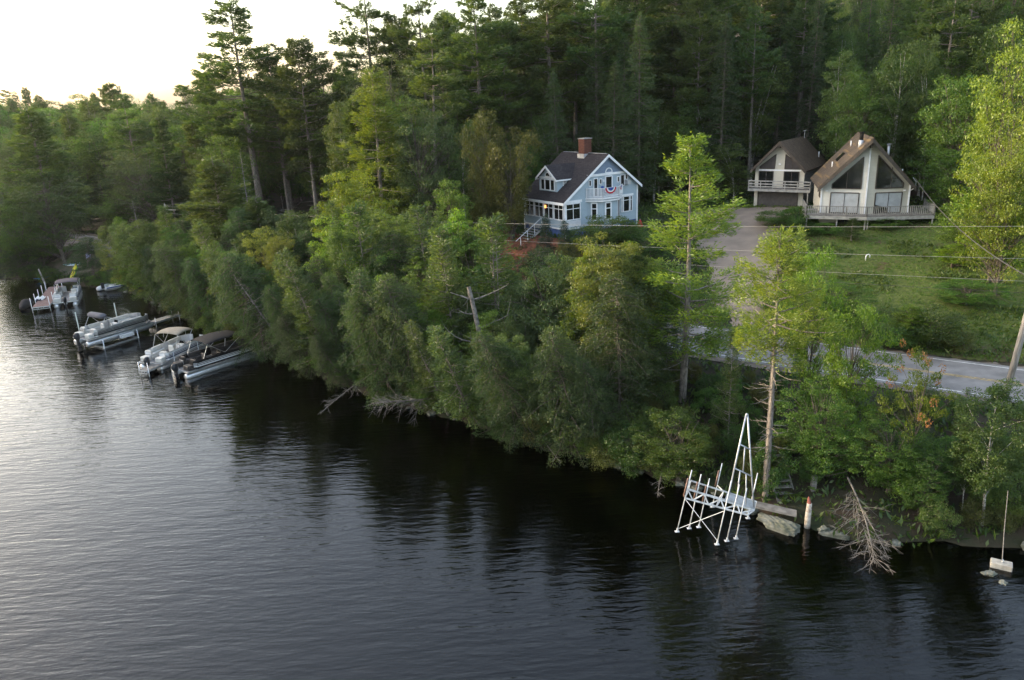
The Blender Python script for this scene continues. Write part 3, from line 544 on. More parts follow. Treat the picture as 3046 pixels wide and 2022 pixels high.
    zf = ze + .02; out = [(bx0 - .25, 0), (bx0 + .95, -bd - .25), (bx1 - 1.3, -bd - .25), (bx1 + .35, 0)]
    recalc(MB().slab([(x, y, zf - .16) for x, y in out], (0, 0, .16)).build('balcony_floor', M['trim'], r)); recalc(MB().slab([(x, y * .97, zf - .40) for x, y in out], (0, 0, .16)).build('balcony_cornice', M['trim'], r))
    R_ = MB(); Q_ = MB(); out2 = [(bx0 - .15, -.05), (bx0 + .95, -bd - .18), (bx1 - 1.3, -bd - .18), (bx1 + .3, -.05)]
    for a, c in zip(out2[:-1], out2[1:]): railing(R_, Q_, (a[0], a[1], 0), (c[0], c[1], 0), zf, .95, .14, 2.6, .05, .08)
    rr = R_.build('balcony_railing', M['trim'], r); Q_.build('balusters', M['trim'], rr)
    # upper storey openings
    window(F, rect(3.15, zc - 1.0, 3.45, zc - .42), r, .07); window(F, rect(3.78, zf + .05, 4.30, zc - .30), r, .09, name='balcony_door'); window(F, rect(4.55, zc - .92, 4.85, zc - .40), r, .07)
    window(F, rect(5.35, zf + .35, 6.25, zc - .22), r, .11, name='french_window'); window(F, arch(5.8, zc + .16, .45), r, .09, name='arched_window')
    window(F, rect(6.95, zc - .92, 7.25, zc - .38), r, .07); window(F, rect(7.42, zc - 1.35, 7.95, zc - .25), r, .06); window(F, rect(8.08, zc - .75, 8.40, zc - .25), r, .06)
    MB().box(8.05, -.42, zc - 1.25, 8.55, -.02, zc - .82).build('air_conditioner', M['metal'], r); MB().box(5.0, -.14, zc - .75, 5.12, -.02, zc - .5).build('wall_lamp', M['trim'], r)
    for a, c in ((7.55, 7.72), (7.82, 8.66), (8.78, 9.05)): window(F, rect(a, zp + .85, c, ze - .35), r, .08, bars=[((a, ze - .75), (c, ze - .75))])
    MB().box(7.45, -.09, ze - .30, 9.2, -.035, ze - .12).build('window_header', M['trim'], r)
    # wooden stairs down from the porch on the left side
    st = MB(); n = 10
    for i in range(n): st.box(-.9 - i * .30, 3.2, zp - .22 - i * .19, -.58 - i * .30, 5.2, zp - .16 - i * .19)
    st.bar((-.6, 3.25, zp - .35), (-.9 - n * .3, 3.25, zp - .35 - n * .19), .06, .2); st.bar((-.6, 5.15, zp - .35), (-.9 - n * .3, 5.15, zp - .35 - n * .19), .06, .2); st.box(-.62, 3.0, zp - .2, -.02, 5.4, zp - .1)
    so_ = st.build('porch_stairs', M['pale_wood'], r); hb = MB(); hb.tube([(-.6, 3.22, zp + .85), (-.9 - n * .3, 3.22, zp + .75 - n * .19)], .03, 6)
    for i in range(0, n + 1, 3): hb.bar((-.6 - i * .3, 3.22, zp - .2 - i * .19), (-.6 - i * .3, 3.22, zp + .85 - i * .19), .05)
    hb.build('handrail', M['trim'], so_)
    return r, (X, Y, th), out2, zf
BH, BF, BAL, BZF = blue_house()
# bunting on the balcony rail: half-round, blue inside, white, red outside
M['red'] = mat('red_cloth', (.48, .02, .04), .8); M['white_cloth'] = mat('white_cloth', (.75, .75, .75), .8, var=.05); M['blue_cloth'] = mat('blue_cloth', (.03, .07, .28), .8)
def bunting(a, b, out, label):
    a = Vector(a); b = Vector(b); r = empty('bunting', to_world(BF, tuple(a)), BF[2]); tag(r, label, 'bunting', 'patriotic buntings on the balcony'); u = (b - a); R = u.length / 2; u.normalize(); n = Vector((u.y, -u.x, 0)); c = u * R
    for nm, r0, r1, m_ in (('red_fold', .72, 1.0, 'red'), ('white_fold', .50, .74, 'white_cloth'), ('blue_fold', 0, .52, 'blue_cloth')):
        w = MB(); k = 20; V = []
        for i in range(k + 1):
            t = math.pi + math.pi * i / k; wv = .025 * math.sin(i * 2.2)
            for q in (r0, r1): V.append(c + u * (math.cos(t) * R * q) + Vector((0, 0, math.sin(t) * R * q * .85)) + n * (out + wv * q + (0.012 if nm != 'red_fold' else 0) + (.012 if nm == 'blue_fold' else 0)))
        w.add(V, [(2 * i, 2 * i + 1, 2 * i + 3, 2 * i + 2) for i in range(k)]); o = w.build(nm, M[m_], r); md = o.modifiers.new('thickness', 'SOLIDIFY'); md.thickness = .012
    return r
zr_ = BZF + .97; p1, p2, p3 = Vector((*BAL[1], zr_)), Vector((*BAL[2], zr_)), Vector((*BAL[3], zr_)); dlt = p2 - p1
bunting(p1 + dlt * .12, p1 + dlt * .80, .07, 'larger red white and blue bunting on the front of the white balcony')
d3 = p3 - p2; bunting(p2 + d3 * .22, p2 + d3 * .74, .07, 'smaller red white and blue bunting on the right face of the white balcony')
def local_empty(name, p, label, cat, rz=0, F=BF, **k): r = empty(name, to_world(F, p), F[2] + rz); tag(r, label, cat, **k); return r
# folding chair on the balcony
r = local_empty('balcony_chair', (4.75, -.75, BZF), 'dark blue folding chair on the white balcony', 'chair', .3)
MB().box(-.25, -.25, .42, .25, .25, .46).build('seat', M['blue_cloth'], r); recalc(MB().slab([(-.25, .25, .5), (.25, .25, .5), (.25, .4, 1.05), (-.25, .4, 1.05)], (0, .03, 0)).build('backrest', M['blue_cloth'], r))
for x in (-.24, .24):
    for a, b in (((x, -.25, 0), (x, .25, .5)), ((x, .25, 0), (x, -.25, .46))): MB().bar(a, b, .03).build('leg', M['metal'], r)
# red umbrella / float behind the pine at the house's right side
bx, by, bz = at_y(1476, 545, 78); rr = empty('folded_umbrella', (bx, by, Tz(bx, by))); tag(rr, 'red closed patio umbrella beside the blue house shrubs', 'umbrella')
MB().tube([(0, 0, .7), (0, 0, .9), (0, 0, 1.3), (0, 0, 1.6)], [.05, .30, .20, .04], 10).build('canopy', M['red'], rr, True); MB().tube([(0, 0, -.1), (0, 0, 1.7)], .03, 6).build('pole', M['metal'], rr)

# ------------------------------------------------------------------ utility poles and wires
M['polewood'] = mat('silvered_pole_wood', (.36, .33, .30), .95, var=.35, scale=3, stretch=(5, 5, .6), bump=.4)
def upole(x, y, ztop, label, r0=.19, arms=False, tilt=0.0):
    g = Tz(x, y); r = empty('utility_pole', (x, y, g)); r.rotation_euler = (0, rad(tilt), 0); tag(r, label, 'utility pole', 'utility poles along the road'); H = ztop - g
    MB().tube([(0, 0, -.5), (0, 0, H * .5), (0, 0, H)], [r0, r0 * .86, r0 * .7], 10).build('pole', M['polewood'], r, True)
    MB().tube([(0, -r0 * .75, H - .3), (0, -r0 * .75 - .14, H - .3)], .05, 8).tube([(0, 0, H), (0, 0, H + .2)], [.06, .03], 8).build('insulator', M['stone_cap'], r)
    if arms: MB().bar((0, 0, H - .75), (1.7, -.8, H - .75), .09).build('crossarm', M['polewood'], r)
    return r
PR = (28.3, 40.25); PL = (-46.3, 104.0)
upole(*PR, 13.9, 'thick silvery utility pole leaning out of the picture at the right edge', tilt=5.0); upole(*PL, 9.3, 'thin utility pole beyond the road at the left, with a short side arm', .15, True)
upole(-118, 152, 12, 'far utility pole among the trees at the left edge', .15)
M['wire'] = mat('aluminium_wire', (.36, .35, .34), .5, metal=.3, var=.1); M['cable'] = mat('black_cable', (.05, .05, .05), .7)
def wire(a, b, sag, r, m, label, nm='power_line'):
    a = Vector(a); b = Vector(b); n = 40; P = []
    for i in range(n + 1): t = i / n; p = a.lerp(b, t); p.z -= sag * 4 * t * (1 - t); P.append(p)
    o = MB().tube(P, r, 5).build(nm, M[m], smooth=True); return tag(o, label, 'wire') if label else o
EXT = (78, 14)
for z, zl, r_, lab in ((13.3, 9.1, .008, 'uppermost power line crossing in front of the blue house'), (11.5, 8.2, .008, 'second power line from the top, crossing below the chalet deck'), (10.25, 7.3, .007, 'third power line from the top, over the lawn'), (9.6, 6.9, .010, 'lowest of the lines crossing the lawn')):
    a = (PR[0] + (z - 3) * .0875, PR[1] - .25, z); w1 = wire(a, (PL[0], PL[1] - .2, zl), .9, r_, 'wire' if z > 10 else 'cable', lab)
    b = wire(a, (EXT[0], EXT[1], z - .3), .7, r_, 'wire' if z > 10 else 'cable', ''); b.parent = w1; b.name = 'continuation'
    c = wire((PL[0], PL[1] - .2, zl), (-118, 152, zl + 2.5), .8, r_, 'cable', ''); c.parent = w1; c.name = 'continuation'
sp = to_world(CF, (4.3, -.5, 12.0)); wire(sp, (PR[0] + .75, PR[1] + .1, 10.2), .9, .035, 'cable', 'thick service cable sloping down from the chalet roof to the right', 'service_cable')

# ------------------------------------------------------------------ white metal dock frame hoisted at the shore
M['white_metal'] = mat('white_painted_steel', (.66, .67, .68), .5, var=.3, scale=5, metal=.1); M['galv'] = mat('grey_galvanised_tube', (.48, .50, .53), .5, metal=.4, var=.2)
M['sleeve'] = mat('rusty_brown_sleeve', (.24, .15, .12), .8, var=.4)
def dock_frame():
    r = empty('dock_section', (8.5, 32.6, 0)); tag(r, 'white metal dock frame on legs with a tall pointed hoist, standing over the water', 'dock section'); O = Vector((8.5, 32.6, 0))
    def W_(p): return Vector(p) - O
    zp_ = lambda x, y, Y: Vector(at_y((1950 + x * .2934) / 1.2896, (1200 + y * .2934) / 1.2896, Y)) - O
    px = [((218, 1295), (368, 675), 32.63), ((340, 1262), (462, 718), 32.88), ((437, 1250), (548, 760), 32.95), ((575, 1045), (675, 607), 34.81), ((622, 1425), (770, 780), 31.37), ((722, 1390), (850, 822), 31.63), ((815, 1365), (925, 858), 31.8), ((935, 1160), (1035, 705), 33.57)]
    FT = [zp_(*a, Y) for a, c, Y in px]; TP = [zp_(*c, Y) for a, c, Y in px]
    L_ = lambda i, k: FT[i].lerp(TP[i], k)
    for f, q in zip(FT, TP):
        leg = MB().tube([f, q], .028, 8).build('leg', M['white_metal'], r, True)
        MB().box(f.x - .11, f.y - .08, f.z - .015, f.x + .11, f.y + .08, f.z).tube([f, f.lerp(q, .05)], .05, 8).build('foot_plate', M['white_metal'], leg)
    for i, a, c in ((0, .58, .87), (1, .55, .86), (2, .52, .85), (3, .48, .84)): o_ = Vector((-.09, 0, 0)); MB().tube([L_(i, a) + o_, L_(i, c) + o_], .038, 8).build('sleeve', M['sleeve'], r, True)
    lo, hi = .55, .70; E_lo, E_hi = zp_(935, 1130, 32.0), zp_(1000, 1082, 32.4)
    b = MB(); a0, a1, c0, c1 = L_(0, lo), E_lo, L_(0, hi), E_hi
    b.bar(a0, a1, .05, .07); b.bar(c0, c1, .05, .08); n = 8
    for q in range(n): p0 = (a0 if q % 2 else c0).lerp(a1 if q % 2 else c1, q / n); p1 = (c0 if q % 2 else a0).lerp(c1 if q % 2 else a1, (q + 1) / n); b.bar(p0, p1, .05)
    for q in (0, 4, 8): b.bar(a0.lerp(a1, q / n), c0.lerp(c1, q / n), .05)
    back = Vector((.35, .75, .02)); b.bar(a0 + back, a1 + back, .045, .06); b.bar(c0 + back, c1 + back, .045, .07)
    for q in (0, .5, 1): b.bar(a0.lerp(a1, q), a0.lerp(a1, q) + back, .04); b.bar(c0.lerp(c1, q), c0.lerp(c1, q) + back, .04); b.bar(a0.lerp(a1, q) + back, c0.lerp(c1, q) + back, .04)
    b.bar(L_(3, .5), c0.lerp(c1, .5) + back, .04); b.bar(E_hi + back, L_(7, .35), .04)
    b.build('truss', M['white_metal'], r)
    MB().tube([L_(0, .54), L_(4, .05)], .016, 6).tube([L_(0, .04), L_(4, .53)], .016, 6).build('cross_brace', M['white_metal'], r)
    p0, p1 = c0.lerp(c1, .56) + Vector((0, 0, .06)), c1 + Vector((0, 0, .06)); recalc(MB().slab([p0, p1, p1 + back * .8, p0 + back * .8], (0, 0, .03)).build('grating', M['galv'], r))
    ap = zp_(926, 106, 32.6); L0 = zp_(735, 955, 31.9); R0 = zp_(998, 1070, 32.5); m_ = MB(); m_.tube([L0, ap + Vector((-.03, 0, 0))], .040, 8); m_.tube([R0, ap + Vector((.03, 0, 0))], .040, 8)
    for t in (.36, .645): m_.bar(ap.lerp(L0, t), ap.lerp(R0, t), .06)
    up_, dn = ap.lerp(L0, .36).lerp(ap.lerp(R0, .36), .5), ap.lerp(L0, .645).lerp(ap.lerp(R0, .645), .5); m_.bar(up_, dn, .045)
    for s_ in (.32, .68): p = ap.lerp(L0, .645).lerp(ap.lerp(R0, .645), s_); m_.bar(p, L0.lerp(R0, s_) + Vector((0, 0, .05)), .045)
    m_.tube([ap + Vector((0, -.06, -.03)), ap + Vector((0, .06, -.03))], .055, 8); m_.build('hoist', M['galv'], r, True)
dock_frame()

# ------------------------------------------------------------------ rocks, stump, block, dead wood at the near shore
M['rock'] = mat('lichened_rock', (.20, .20, .17), .95, col2=(.08, .09, .07), scale=2.2, bump=1, bscale=7); M['paintedlog'] = mat('peeling_white_log', (.62, .58, .52), .9, col2=(.25, .20, .16), scale=5)
def rock(x, y, z, sx, sy, sz, label, rz=0, seed=0, name='rock', m='rock', group=None):
    import bmesh
    b = bmesh.new(); bmesh.ops.create_icosphere(b, subdivisions=4, radius=1); rg = np.random.default_rng(seed); k = rg.normal(size=(10, 3)) * 1.6; ph = rg.uniform(0, 6, 10)
    for v in b.verts:
        c = v.co.copy(); d = 1 + sum(.075 * math.sin(k[i] @ np.array(c) * (1 + i * .35) + ph[i]) for i in range(10)); v.co = c * d
        for i in range(3): v.co[i] = max(-.95, min(.95, v.co[i]))
        v.co.x *= sx; v.co.y *= sy; v.co.z *= sz
    me = bpy.data.meshes.new(name); b.to_mesh(me); b.free(); me.materials.append(M[m]); o = link(name, me); o.location = (x, y, z); o.rotation_euler = (0, 0, rz); return tag(o, label, 'rock', group)
rock(12.9, 33.1, .16, 1.1, .5, .34, 'large flat lichened rock at the water where the dock frame ends', -.75, 1)
rock(15.3, 32.1, .05, .75, .22, .18, 'low long stone with pale pebbles under the bare branches', -.5, 2)
rock(14.9, 32.4, .18, .28, .2, .2, 'small pale stone left of the low long stone', .2, 3); rock(20.75, 28.6, -.02, .34, .26, .1, 'pale stone just under the water left of the concrete block', .2, 4); rock(20.95, 27.9, -.05, .28, .2, .09, 'pale stone just under the water in front of the concrete block', .9, 5)
rock(23.8, 30.3, .1, .5, .3, .3, 'dark rock at the foot of the white-stemmed birch', .3, 6); rock(17.9, 31.2, .0, .3, .2, .18, 'grey rock below the dipping maple branches', 1.1, 7)
for i in range(22):
    j = RNG.integers(9, 24); a, b_ = SHORE[j], SHORE[j + 1]; p = a + (b_ - a) * RNG.random(); q = RNG.uniform(.12, .3)
    rock(p[0], p[1], .03, q * 1.3, q, q * .6, 'grey stone along the shaded waterline', RNG.uniform(0, 3), 20 + i, group='stones along the waterline')
r = empty('old_piling', (14.31, 32.94, 0)); tag(r, 'white peeling broken birch log standing upright in the water', 'log'); MB().tube([(0, 0, -.4), (0, 0, .6), (.02, .01, 1.35)], [.15, .145, .12], 12).build('log', M['paintedlog'], r, True); MB().tube([(.01, .01, 1.34), (-.02, .02, 1.6), (-.05, .02, 1.72)], [.10, .07, .015], 7).build('broken_tip', mat('red_heartwood', (.28, .10, .08), .9), r)
# concrete block with a rope up to the birch
r = empty('mooring_block', (21.55, 29.05, .05), -.55); tag(r, 'sunken concrete mooring block at the water near the right edge', 'block'); b = MB().box(-.42, -.24, -.15, .42, .24, .2); o = b.build('block', M['concrete'], r); md = o.modifiers.new('bevel', 'BEVEL'); md.width = .03; md.segments = 2
MB().tube([(0, 0, .2), (.06, 0, .28), (.0, 0, .36)], .03, 6).build('ring', M['metal'], r); a = to_world((21.55, 29.05, -.55), (0, 0, .4)); tag(MB().tube([a, (21.8, 29.6, 1.6), (22.1, 30.2, 3.2)], [.020, .016, .014], 6).build('mooring_pole', M['grey_wood']), 'thin pale pole rising from the concrete block into the birch', 'pole')
def brush(name, base, tip, n, r0, label, seed, spread=1.0, L_=1.4):
    rg = np.random.default_rng(seed); w = MB(); a = np.array(base, float); b = np.array(tip, float); P = spur_(w, a, b, r0, .012, rg, .02, 7, .02, 6); ax = (b - a) / np.linalg.norm(b - a); w2 = MB()
    for i in range(n):
        t = rg.uniform(.12, .98); p = a + (b - a) * t; d = rg.normal(size=3) * np.array([1, 1, .5]); d = d - ax * (d @ ax) * .6 + ax * .9; d /= np.linalg.norm(d); l = L_ * (1 - t * .45) * rg.uniform(.5, 1.1) * spread; q = p + d * l; q[2] = max(q[2] - .12 * l, .03)
        Q = spur_(w2, p, q, .014, .005, rg, .03, 4, .08, 4)
        for _ in range(5): s = rg.uniform(.3, .95); k = Q[int(s * 4)]; e = d + rg.normal(size=3) * .5; e /= np.linalg.norm(e); z = k + e * l * rg.uniform(.2, .45); z[2] = max(z[2], .02); spur_(w2, k, z, .008, .003, rg, 0, 2, .06, 3)
    r = empty(name, (0, 0, 0)); tag(r, label, 'dead branch'); w.build('trunk', M['deadbark'], r, True); w2.build('twigs', M['deadbark'], r); return r
def spur_(w, a, b, r0, r1, rng, sag=.0, n=4, bend=.12, sides=5):
    a = np.array(a, float); b = np.array(b, float); l = np.linalg.norm(b - a); k = rng.normal(size=3) * bend * l; P = []; R = []
    for i in range(n + 1): t = i / n; p = a + (b - a) * t + k * math.sin(math.pi * t) * .6; p[2] += sag * l * 4 * t * (1 - t); P.append(p); R.append(r0 + (r1 - r0) * t)
    w.tube([tuple(p) for p in P], R, sides, cap=False); return P
if 'deadbark' not in M: M['deadbark'] = mat('dead_bark', (.30, .27, .24), .95, var=.5, scale=5)
brush('fallen_branch', (16.7, 34.2, 2.0), (16.1, 29.6, .08), 60, .05, 'fan of bare grey branches fallen into the water right of the broken log', 3, 1.15, 1.8)
brush('fallen_branch', (16.9, 32.5, .9), (16.9, 29.9, .08), 12, .03, 'second bare branch lying beside the fallen fan', 4, .8, 1.0)
brush('fallen_tree', (-4.5, 49.5, 1.2), (-9.5, 46.5, 2.2), 60, .09, 'leaning dead tree with pale brush-like branches over the water left of centre', 6, 1.35, 1.7)
brush('fallen_tree', (-11.5, 54.6, 1.0), (-13.8, 49.8, .3), 26, .05, 'brown drooping dead boughs touching the water further left', 7, 1.0, 1.3)
brush('fallen_branch', (1.5, 43.4, .9), (2.6, 40.9, .1), 12, .03, 'bare twigs at the water below the oak', 8, .8, .9)
brush('fallen_branch', (8.2, 38.6, .5), (7.5, 36.4, .05), 12, .03, 'bare twigs in the water under the overhanging maple', 9, .8, .9)
brush('fallen_branch', (24.2, 31.0, 1.0), (23.2, 29.3, .1), 8, .04, 'bare roots and branches at the foot of the birch', 10, .6, .9)
# broken snag in mid-bank
rg = np.random.default_rng(77); w = MB(); P = spur_(w, (-1.6, 48.2, 1.0), (-2.7, 48.6, 9.3), .21, .13, rg, 0, 8, .03, 8)
for t, l, a in ((.45, 1.8, .3), (.6, 2.2, 2.9), (.72, 2.0, .1), (.8, 1.2, 3.4), (.95, 1.5, 2.8), (.9, 2.4, .2), (.5, 1.2, 4), (.35, 1.5, 3.0)):
    k = P[int(t * 8)]; e = k + np.array([math.cos(a) * l, math.sin(a) * l * .4, l * .35]); Q = spur_(w, k, e, .06, .02, rg, -.1, 4, .15, 5)
    for _ in range(3): q = Q[rg.integers(1, 5)]; spur_(w, q, q + rg.normal(size=3) * .5 + np.array([0, 0, .4]), .02, .006, rg, 0, 3, .1, 4)
r = empty('dead_tree', (0, 0, 0)); tag(r, 'thick pale broken-topped dead trunk with crooked stub limbs in mid-bank', 'tree'); w.build('trunk', M['deadbark'], r, True)
# guard post by the road and white garden hoop
r = empty('guard_post', (26.6, 41.0, 2.9)); tag(r, 'short dark wooden guard post at the lake side of the road, right', 'post'); MB().tube([(0, 0, -.2), (0, 0, .75)], .13, 10).build('post', M['grey_wood'], r)
r = empty('guard_post', (17.6, 48.4, 2.9)); tag(r, 'dark wooden guard post behind the bare pine trunk', 'post'); MB().tube([(0, 0, -.2), (0, 0, .9)], .12, 10).build('post', M['grey_wood'], r)
x, y, z = at_y(2001, 604, 66); g = Tz(x, y); r = empty('garden_hoop', (x, y, g)); tag(r, 'small white curved pipe standing in the lawn', 'pipe'); MB().tube([(-.18, 0, -.1), (-.2, 0, .35), (-.12, 0, .52), (.05, 0, .56), (.16, 0, .45), (.17, 0, .25)], .05, 8).build('pipe', M['trim'], r, True)
# wooden slat steps on the bank
r = empty('bank_steps', (13.9, 34.6, 0)); tag(r, 'grey wooden slat steps climbing the bank right of the bare pine trunk', 'steps')
b = MB()
for i in range(9): b.box(-.5, i * .32, .55 + i * .20, .5, i * .32 + .22, .61 + i * .20)
b.build('treads', M['grey_wood'], r); MB().bar((-.5, 0, .4), (-.5, 2.9, 2.25), .06, .2).build('stringer', M['grey_wood'], r); MB().bar((.5, 0, .4), (.5, 2.9, 2.25), .06, .2).build('stringer', M['grey_wood'], r)
r = empty('bank_post', (15.3, 34.9, .8)); tag(r, 'weathered square post right of the bank steps', 'post'); MB().box(-.12, -.12, -.5, .12, .12, 1.0).build('post', M['grey_wood'], r)
recalc(tag(MB().slab([(11.9, 34.0, .62), (13.8, 33.1, .5), (13.95, 33.5, .55), (12.1, 34.4, .67)], (0, 0, .12)).build('plank', M['grey_wood']), 'short grey plank ramp lying on the flat rock', 'plank'))

# ------------------------------------------------------------------ boats
M['alu'] = mat('brushed_aluminium', (.62, .64, .67), .35, metal=.75, var=.12); M['boat_white'] = mat('white_gelcoat', (.72, .73, .75), .3, var=.08); M['boat_black'] = mat('black_gelcoat', (.014, .014, .016), .35, var=.1); M['vinyl_black'] = mat('dark_vinyl', (.05, .045, .045), .6)
M['vinyl'] = mat('cream_vinyl', (.58, .57, .54), .6, var=.12); M['canvas_plum'] = mat('plum_grey_canvas', (.13, .105, .115), .9, var=.15); M['canvas_grey'] = mat('slate_canvas', (.115, .115, .135), .9, var=.15)
M['canvas_tan'] = mat('tan_canvas', (.30, .26, .21), .9, var=.15); M['canvas_black'] = mat('black_canvas', (.012, .012, .015), .85, var=.15); M['boat_deck'] = mat('grey_marine_carpet', (.26, .25, .25), .95); M['navy'] = mat('navy_stripe', (.03, .04, .09), .4)
M['motor'] = mat('dark_outboard_cowl', (.035, .036, .042), .35, var=.1)
def tube_y(b, x, z, y0, y1, r, n=14):
    pts = [(x, y0, z), (x, y0 + .12, z), (x, y1 - 1.1, z), (x, y1 - .5, z + .06), (x, y1 - .12, z + .16), (x, y1, z + .22)]; b.tube(pts, [r * .86, r, r, r * .86, r * .45, r * .10], n); return b
def pontoon(loc, rz, label, Ln=7.0, B=2.5, fence='boat_white', stripe='navy', seat='vinyl', top='canvas_plum', topy=(1.2, 3.6), topz=2.0, zoff=0.0, rails=True, tubem='alu', slope=0.0, curved=False, motor=True, fh=.62):
    """local: y forward from the stern, x to starboard; z = 0 is the waterline"""
    r = empty('pontoon_boat', (loc[0], loc[1], zoff), rz); tag(r, label, 'pontoon boat', 'pontoon boats moored along the shore'); h = B / 2
    for x in (-h + .33, h - .33): tube_y(MB(), x, .12, .15, Ln, .31).build('float', M[tubem], r, True)
    zd = .52; recalc(MB().slab([(-h, .25, zd), (h, .25, zd), (h, Ln - .9, zd), (h - .35, Ln - .25, zd), (-h + .35, Ln - .25, zd), (-h, Ln - .9, zd)], (0, 0, .07)).build('deck', M['boat_deck'], r))
    b = MB(); b.bar((-h - .01, .25, zd + .02), (-h - .01, Ln - .9, zd + .02), .05, .12); b.bar((h + .01, .25, zd + .02), (h + .01, Ln - .9, zd + .02), .05, .12); b.bar((-h, .24, zd + .02), (h, .24, zd + .02), .05, .12); b.build('deck_edge', M['alu'], r)
    z0, z1 = zd + .12, zd + .12 + fh
    y0 = .95; path = [(-.45, y0), (-h + .22, y0), (-h + .02, y0 + .25), (-h + .02, Ln - 1.25), (-h + .45, Ln - .55), (-.4, Ln - .5)]; mir = [(-x, y) for x, y in path]
    for side in (path, mir):
        f = MB(); s2 = MB(); t = MB()
        for a, c in zip(side[:-1], side[1:]):
            f.bar((a[0], a[1], (z0 + z1) / 2), (c[0], c[1], (z0 + z1) / 2), .03, z1 - z0); t.bar((a[0], a[1], z1 + .03), (c[0], c[1], z1 + .03), .05, .05)
            d = Vector((c[0] - a[0], c[1] - a[1], 0)); n_ = Vector((d.y, -d.x, 0)).normalized() * (.024 if (a[0] + c[0]) * (d.y) > 0 else -.024)
            for q, w_ in ((.30, .10), (.52, .05), (.70, .03)): s2.bar((a[0] + n_.x, a[1] + n_.y, z0 + (z1 - z0) * q), (c[0] + n_.x, c[1] + n_.y, z0 + (z1 - z0) * q), .014, w_)
        for p in side: t.bar((p[0], p[1], zd), (p[0], p[1], z1 + .05), .05)
        fo = f.build('fence_panel', M[fence], r); s2.build('stripes', M[stripe], fo); t.build('rail', M['alu'] if fence != 'boat_black' else M['boat_black'], fo)
    # lounges: seat base, cushion and back with rounded edges
    def lounge(x0, y0_, x1, y1_, back):
        base = MB().box(x0, y0_, zd + .08, x1, y1_, zd + .38).build('seat_base', M[seat], r); c = MB().box(x0 + .02, y0_ + .02, zd + .385, x1 - .02, y1_ - .02, zd + .50).build('cushion', M[seat], base)
        if back == 'L': q = (x0, y0_, x0 + .18, y1_)
        elif back == 'R': q = (x1 - .18, y0_, x1, y1_)
        elif back == 'F': q = (x0, y1_ - .18, x1, y1_)
        else: q = (x0, y0_, x1, y0_ + .18)
        k = MB().box(q[0], q[1], zd + .505, q[2], q[3], zd + .86).build('seat_back', M[seat], base)
        for o in (base, c, k): md = o.modifiers.new('bevel', 'BEVEL'); md.width = .05; md.segments = 3
    lounge(-h + .08, 3.9, -h + .68, Ln - 1.35, 'L'); lounge(h - .68, 3.9, h - .08, Ln - 1.35, 'R'); lounge(-h + .1, 1.05, -.5, 1.75, 'B'); lounge(-h + .08, 1.8, -h + .66, 3.0, 'L'); lounge(.45, 1.05, h - .1, 1.75, 'B')
    # sunpads behind the rear fence either side of the motor
    for x0, x1 in ((-h + .12, -.42), (.42, h - .12)): o = MB().box(x0, .35, zd + .08, x1, .90, zd + .5).build('stern_pad', M[seat], r); md = o.modifiers.new('bevel', 'BEVEL'); md.width = .06; md.segments = 3
    # helm: console, wheel, captain's chair
    c = recalc(MB().slab([(h - .78, 3.0, zd + .08), (h - .12, 3.0, zd + .08), (h - .12, 3.45, zd + .08), (h - .78, 3.45, zd + .08)], (0, .06, .78)).build('console', M['boat_white'] if fence != 'boat_black' else M['boat_black'], r)); MB().tube([(h - .45 + .17 * math.cos(a), 2.95 + .05 * math.sin(a), zd + .75 + .16 * math.sin(a)) for a in [i * math.pi / 6 for i in range(13)]], .016, 6).build('steering_wheel', M['motor'], c); recalc(MB().slab([(h - .75, 3.44, zd + .86), (h - .15, 3.44, zd + .86), (h - .2, 3.5, zd + 1.1), (h - .7, 3.5, zd + 1.1)], (0, .02, 0)).build('windscreen', M['glass'], c))
    ch = MB().box(h - .72, 2.15, zd + .42, h - .2, 2.6, zd + .54).build('captain_chair', M[seat], r); k = MB().box(h - .72, 2.02, zd + .545, h - .2, 2.18, zd + 1.12).build('seat_back', M[seat], ch); MB().tube([(h - .46, 2.37, zd + .06), (h - .46, 2.37, zd + .42)], .05, 8).build('pedestal', M['alu'], ch)
    for o in (ch, k): md = o.modifiers.new('bevel', 'BEVEL'); md.width = .05; md.segments = 3
    # bimini: arched canvas on crossed tubes
    if top:
        ya, yb = topy; zt = zd + topz; n = 10; rings = []
        for i in range(5):
            y = ya + (yb - ya) * i / 4; zz = zt + slope * (y - ya) - .07 * ((i - 2) / 2) ** 2 * 2
            rings.append([((-h * .96) * math.cos(math.pi * k / n), y, zz + .16 * math.sin(math.pi * k / n) + (-.05 if k in (0, n) else 0)) for k in range(n + 1)])
        o = MB().loft(rings, cap=False, close=False).build('bimini', M[top], r, True); md = o.modifiers.new('thickness', 'SOLIDIFY'); md.thickness = .03
        b = MB()
        for s_ in (-1, 1):
            x = s_ * h * .96; ym = (ya + yb) / 2 - .1; zb_ = z1 + .05
            b.tube([(x, ym, zb_), (x, ya + .05, zt - .12)], .018, 6); b.tube([(x, ym, zb_), (x, yb - .05, zt + slope * (yb - ya) - .14)], .018, 6); b.tube([(x, ym + .05, zb_ + .5), (x, (ya + yb) / 2 + .1, zt - .02 + slope * (yb - ya) / 2)], .014, 6); b.tube([(x, ya - .5, z1), (x, ya + .05, zt - .12)], .012, 6)
        b.build('bimini_frame', M['alu'], o)
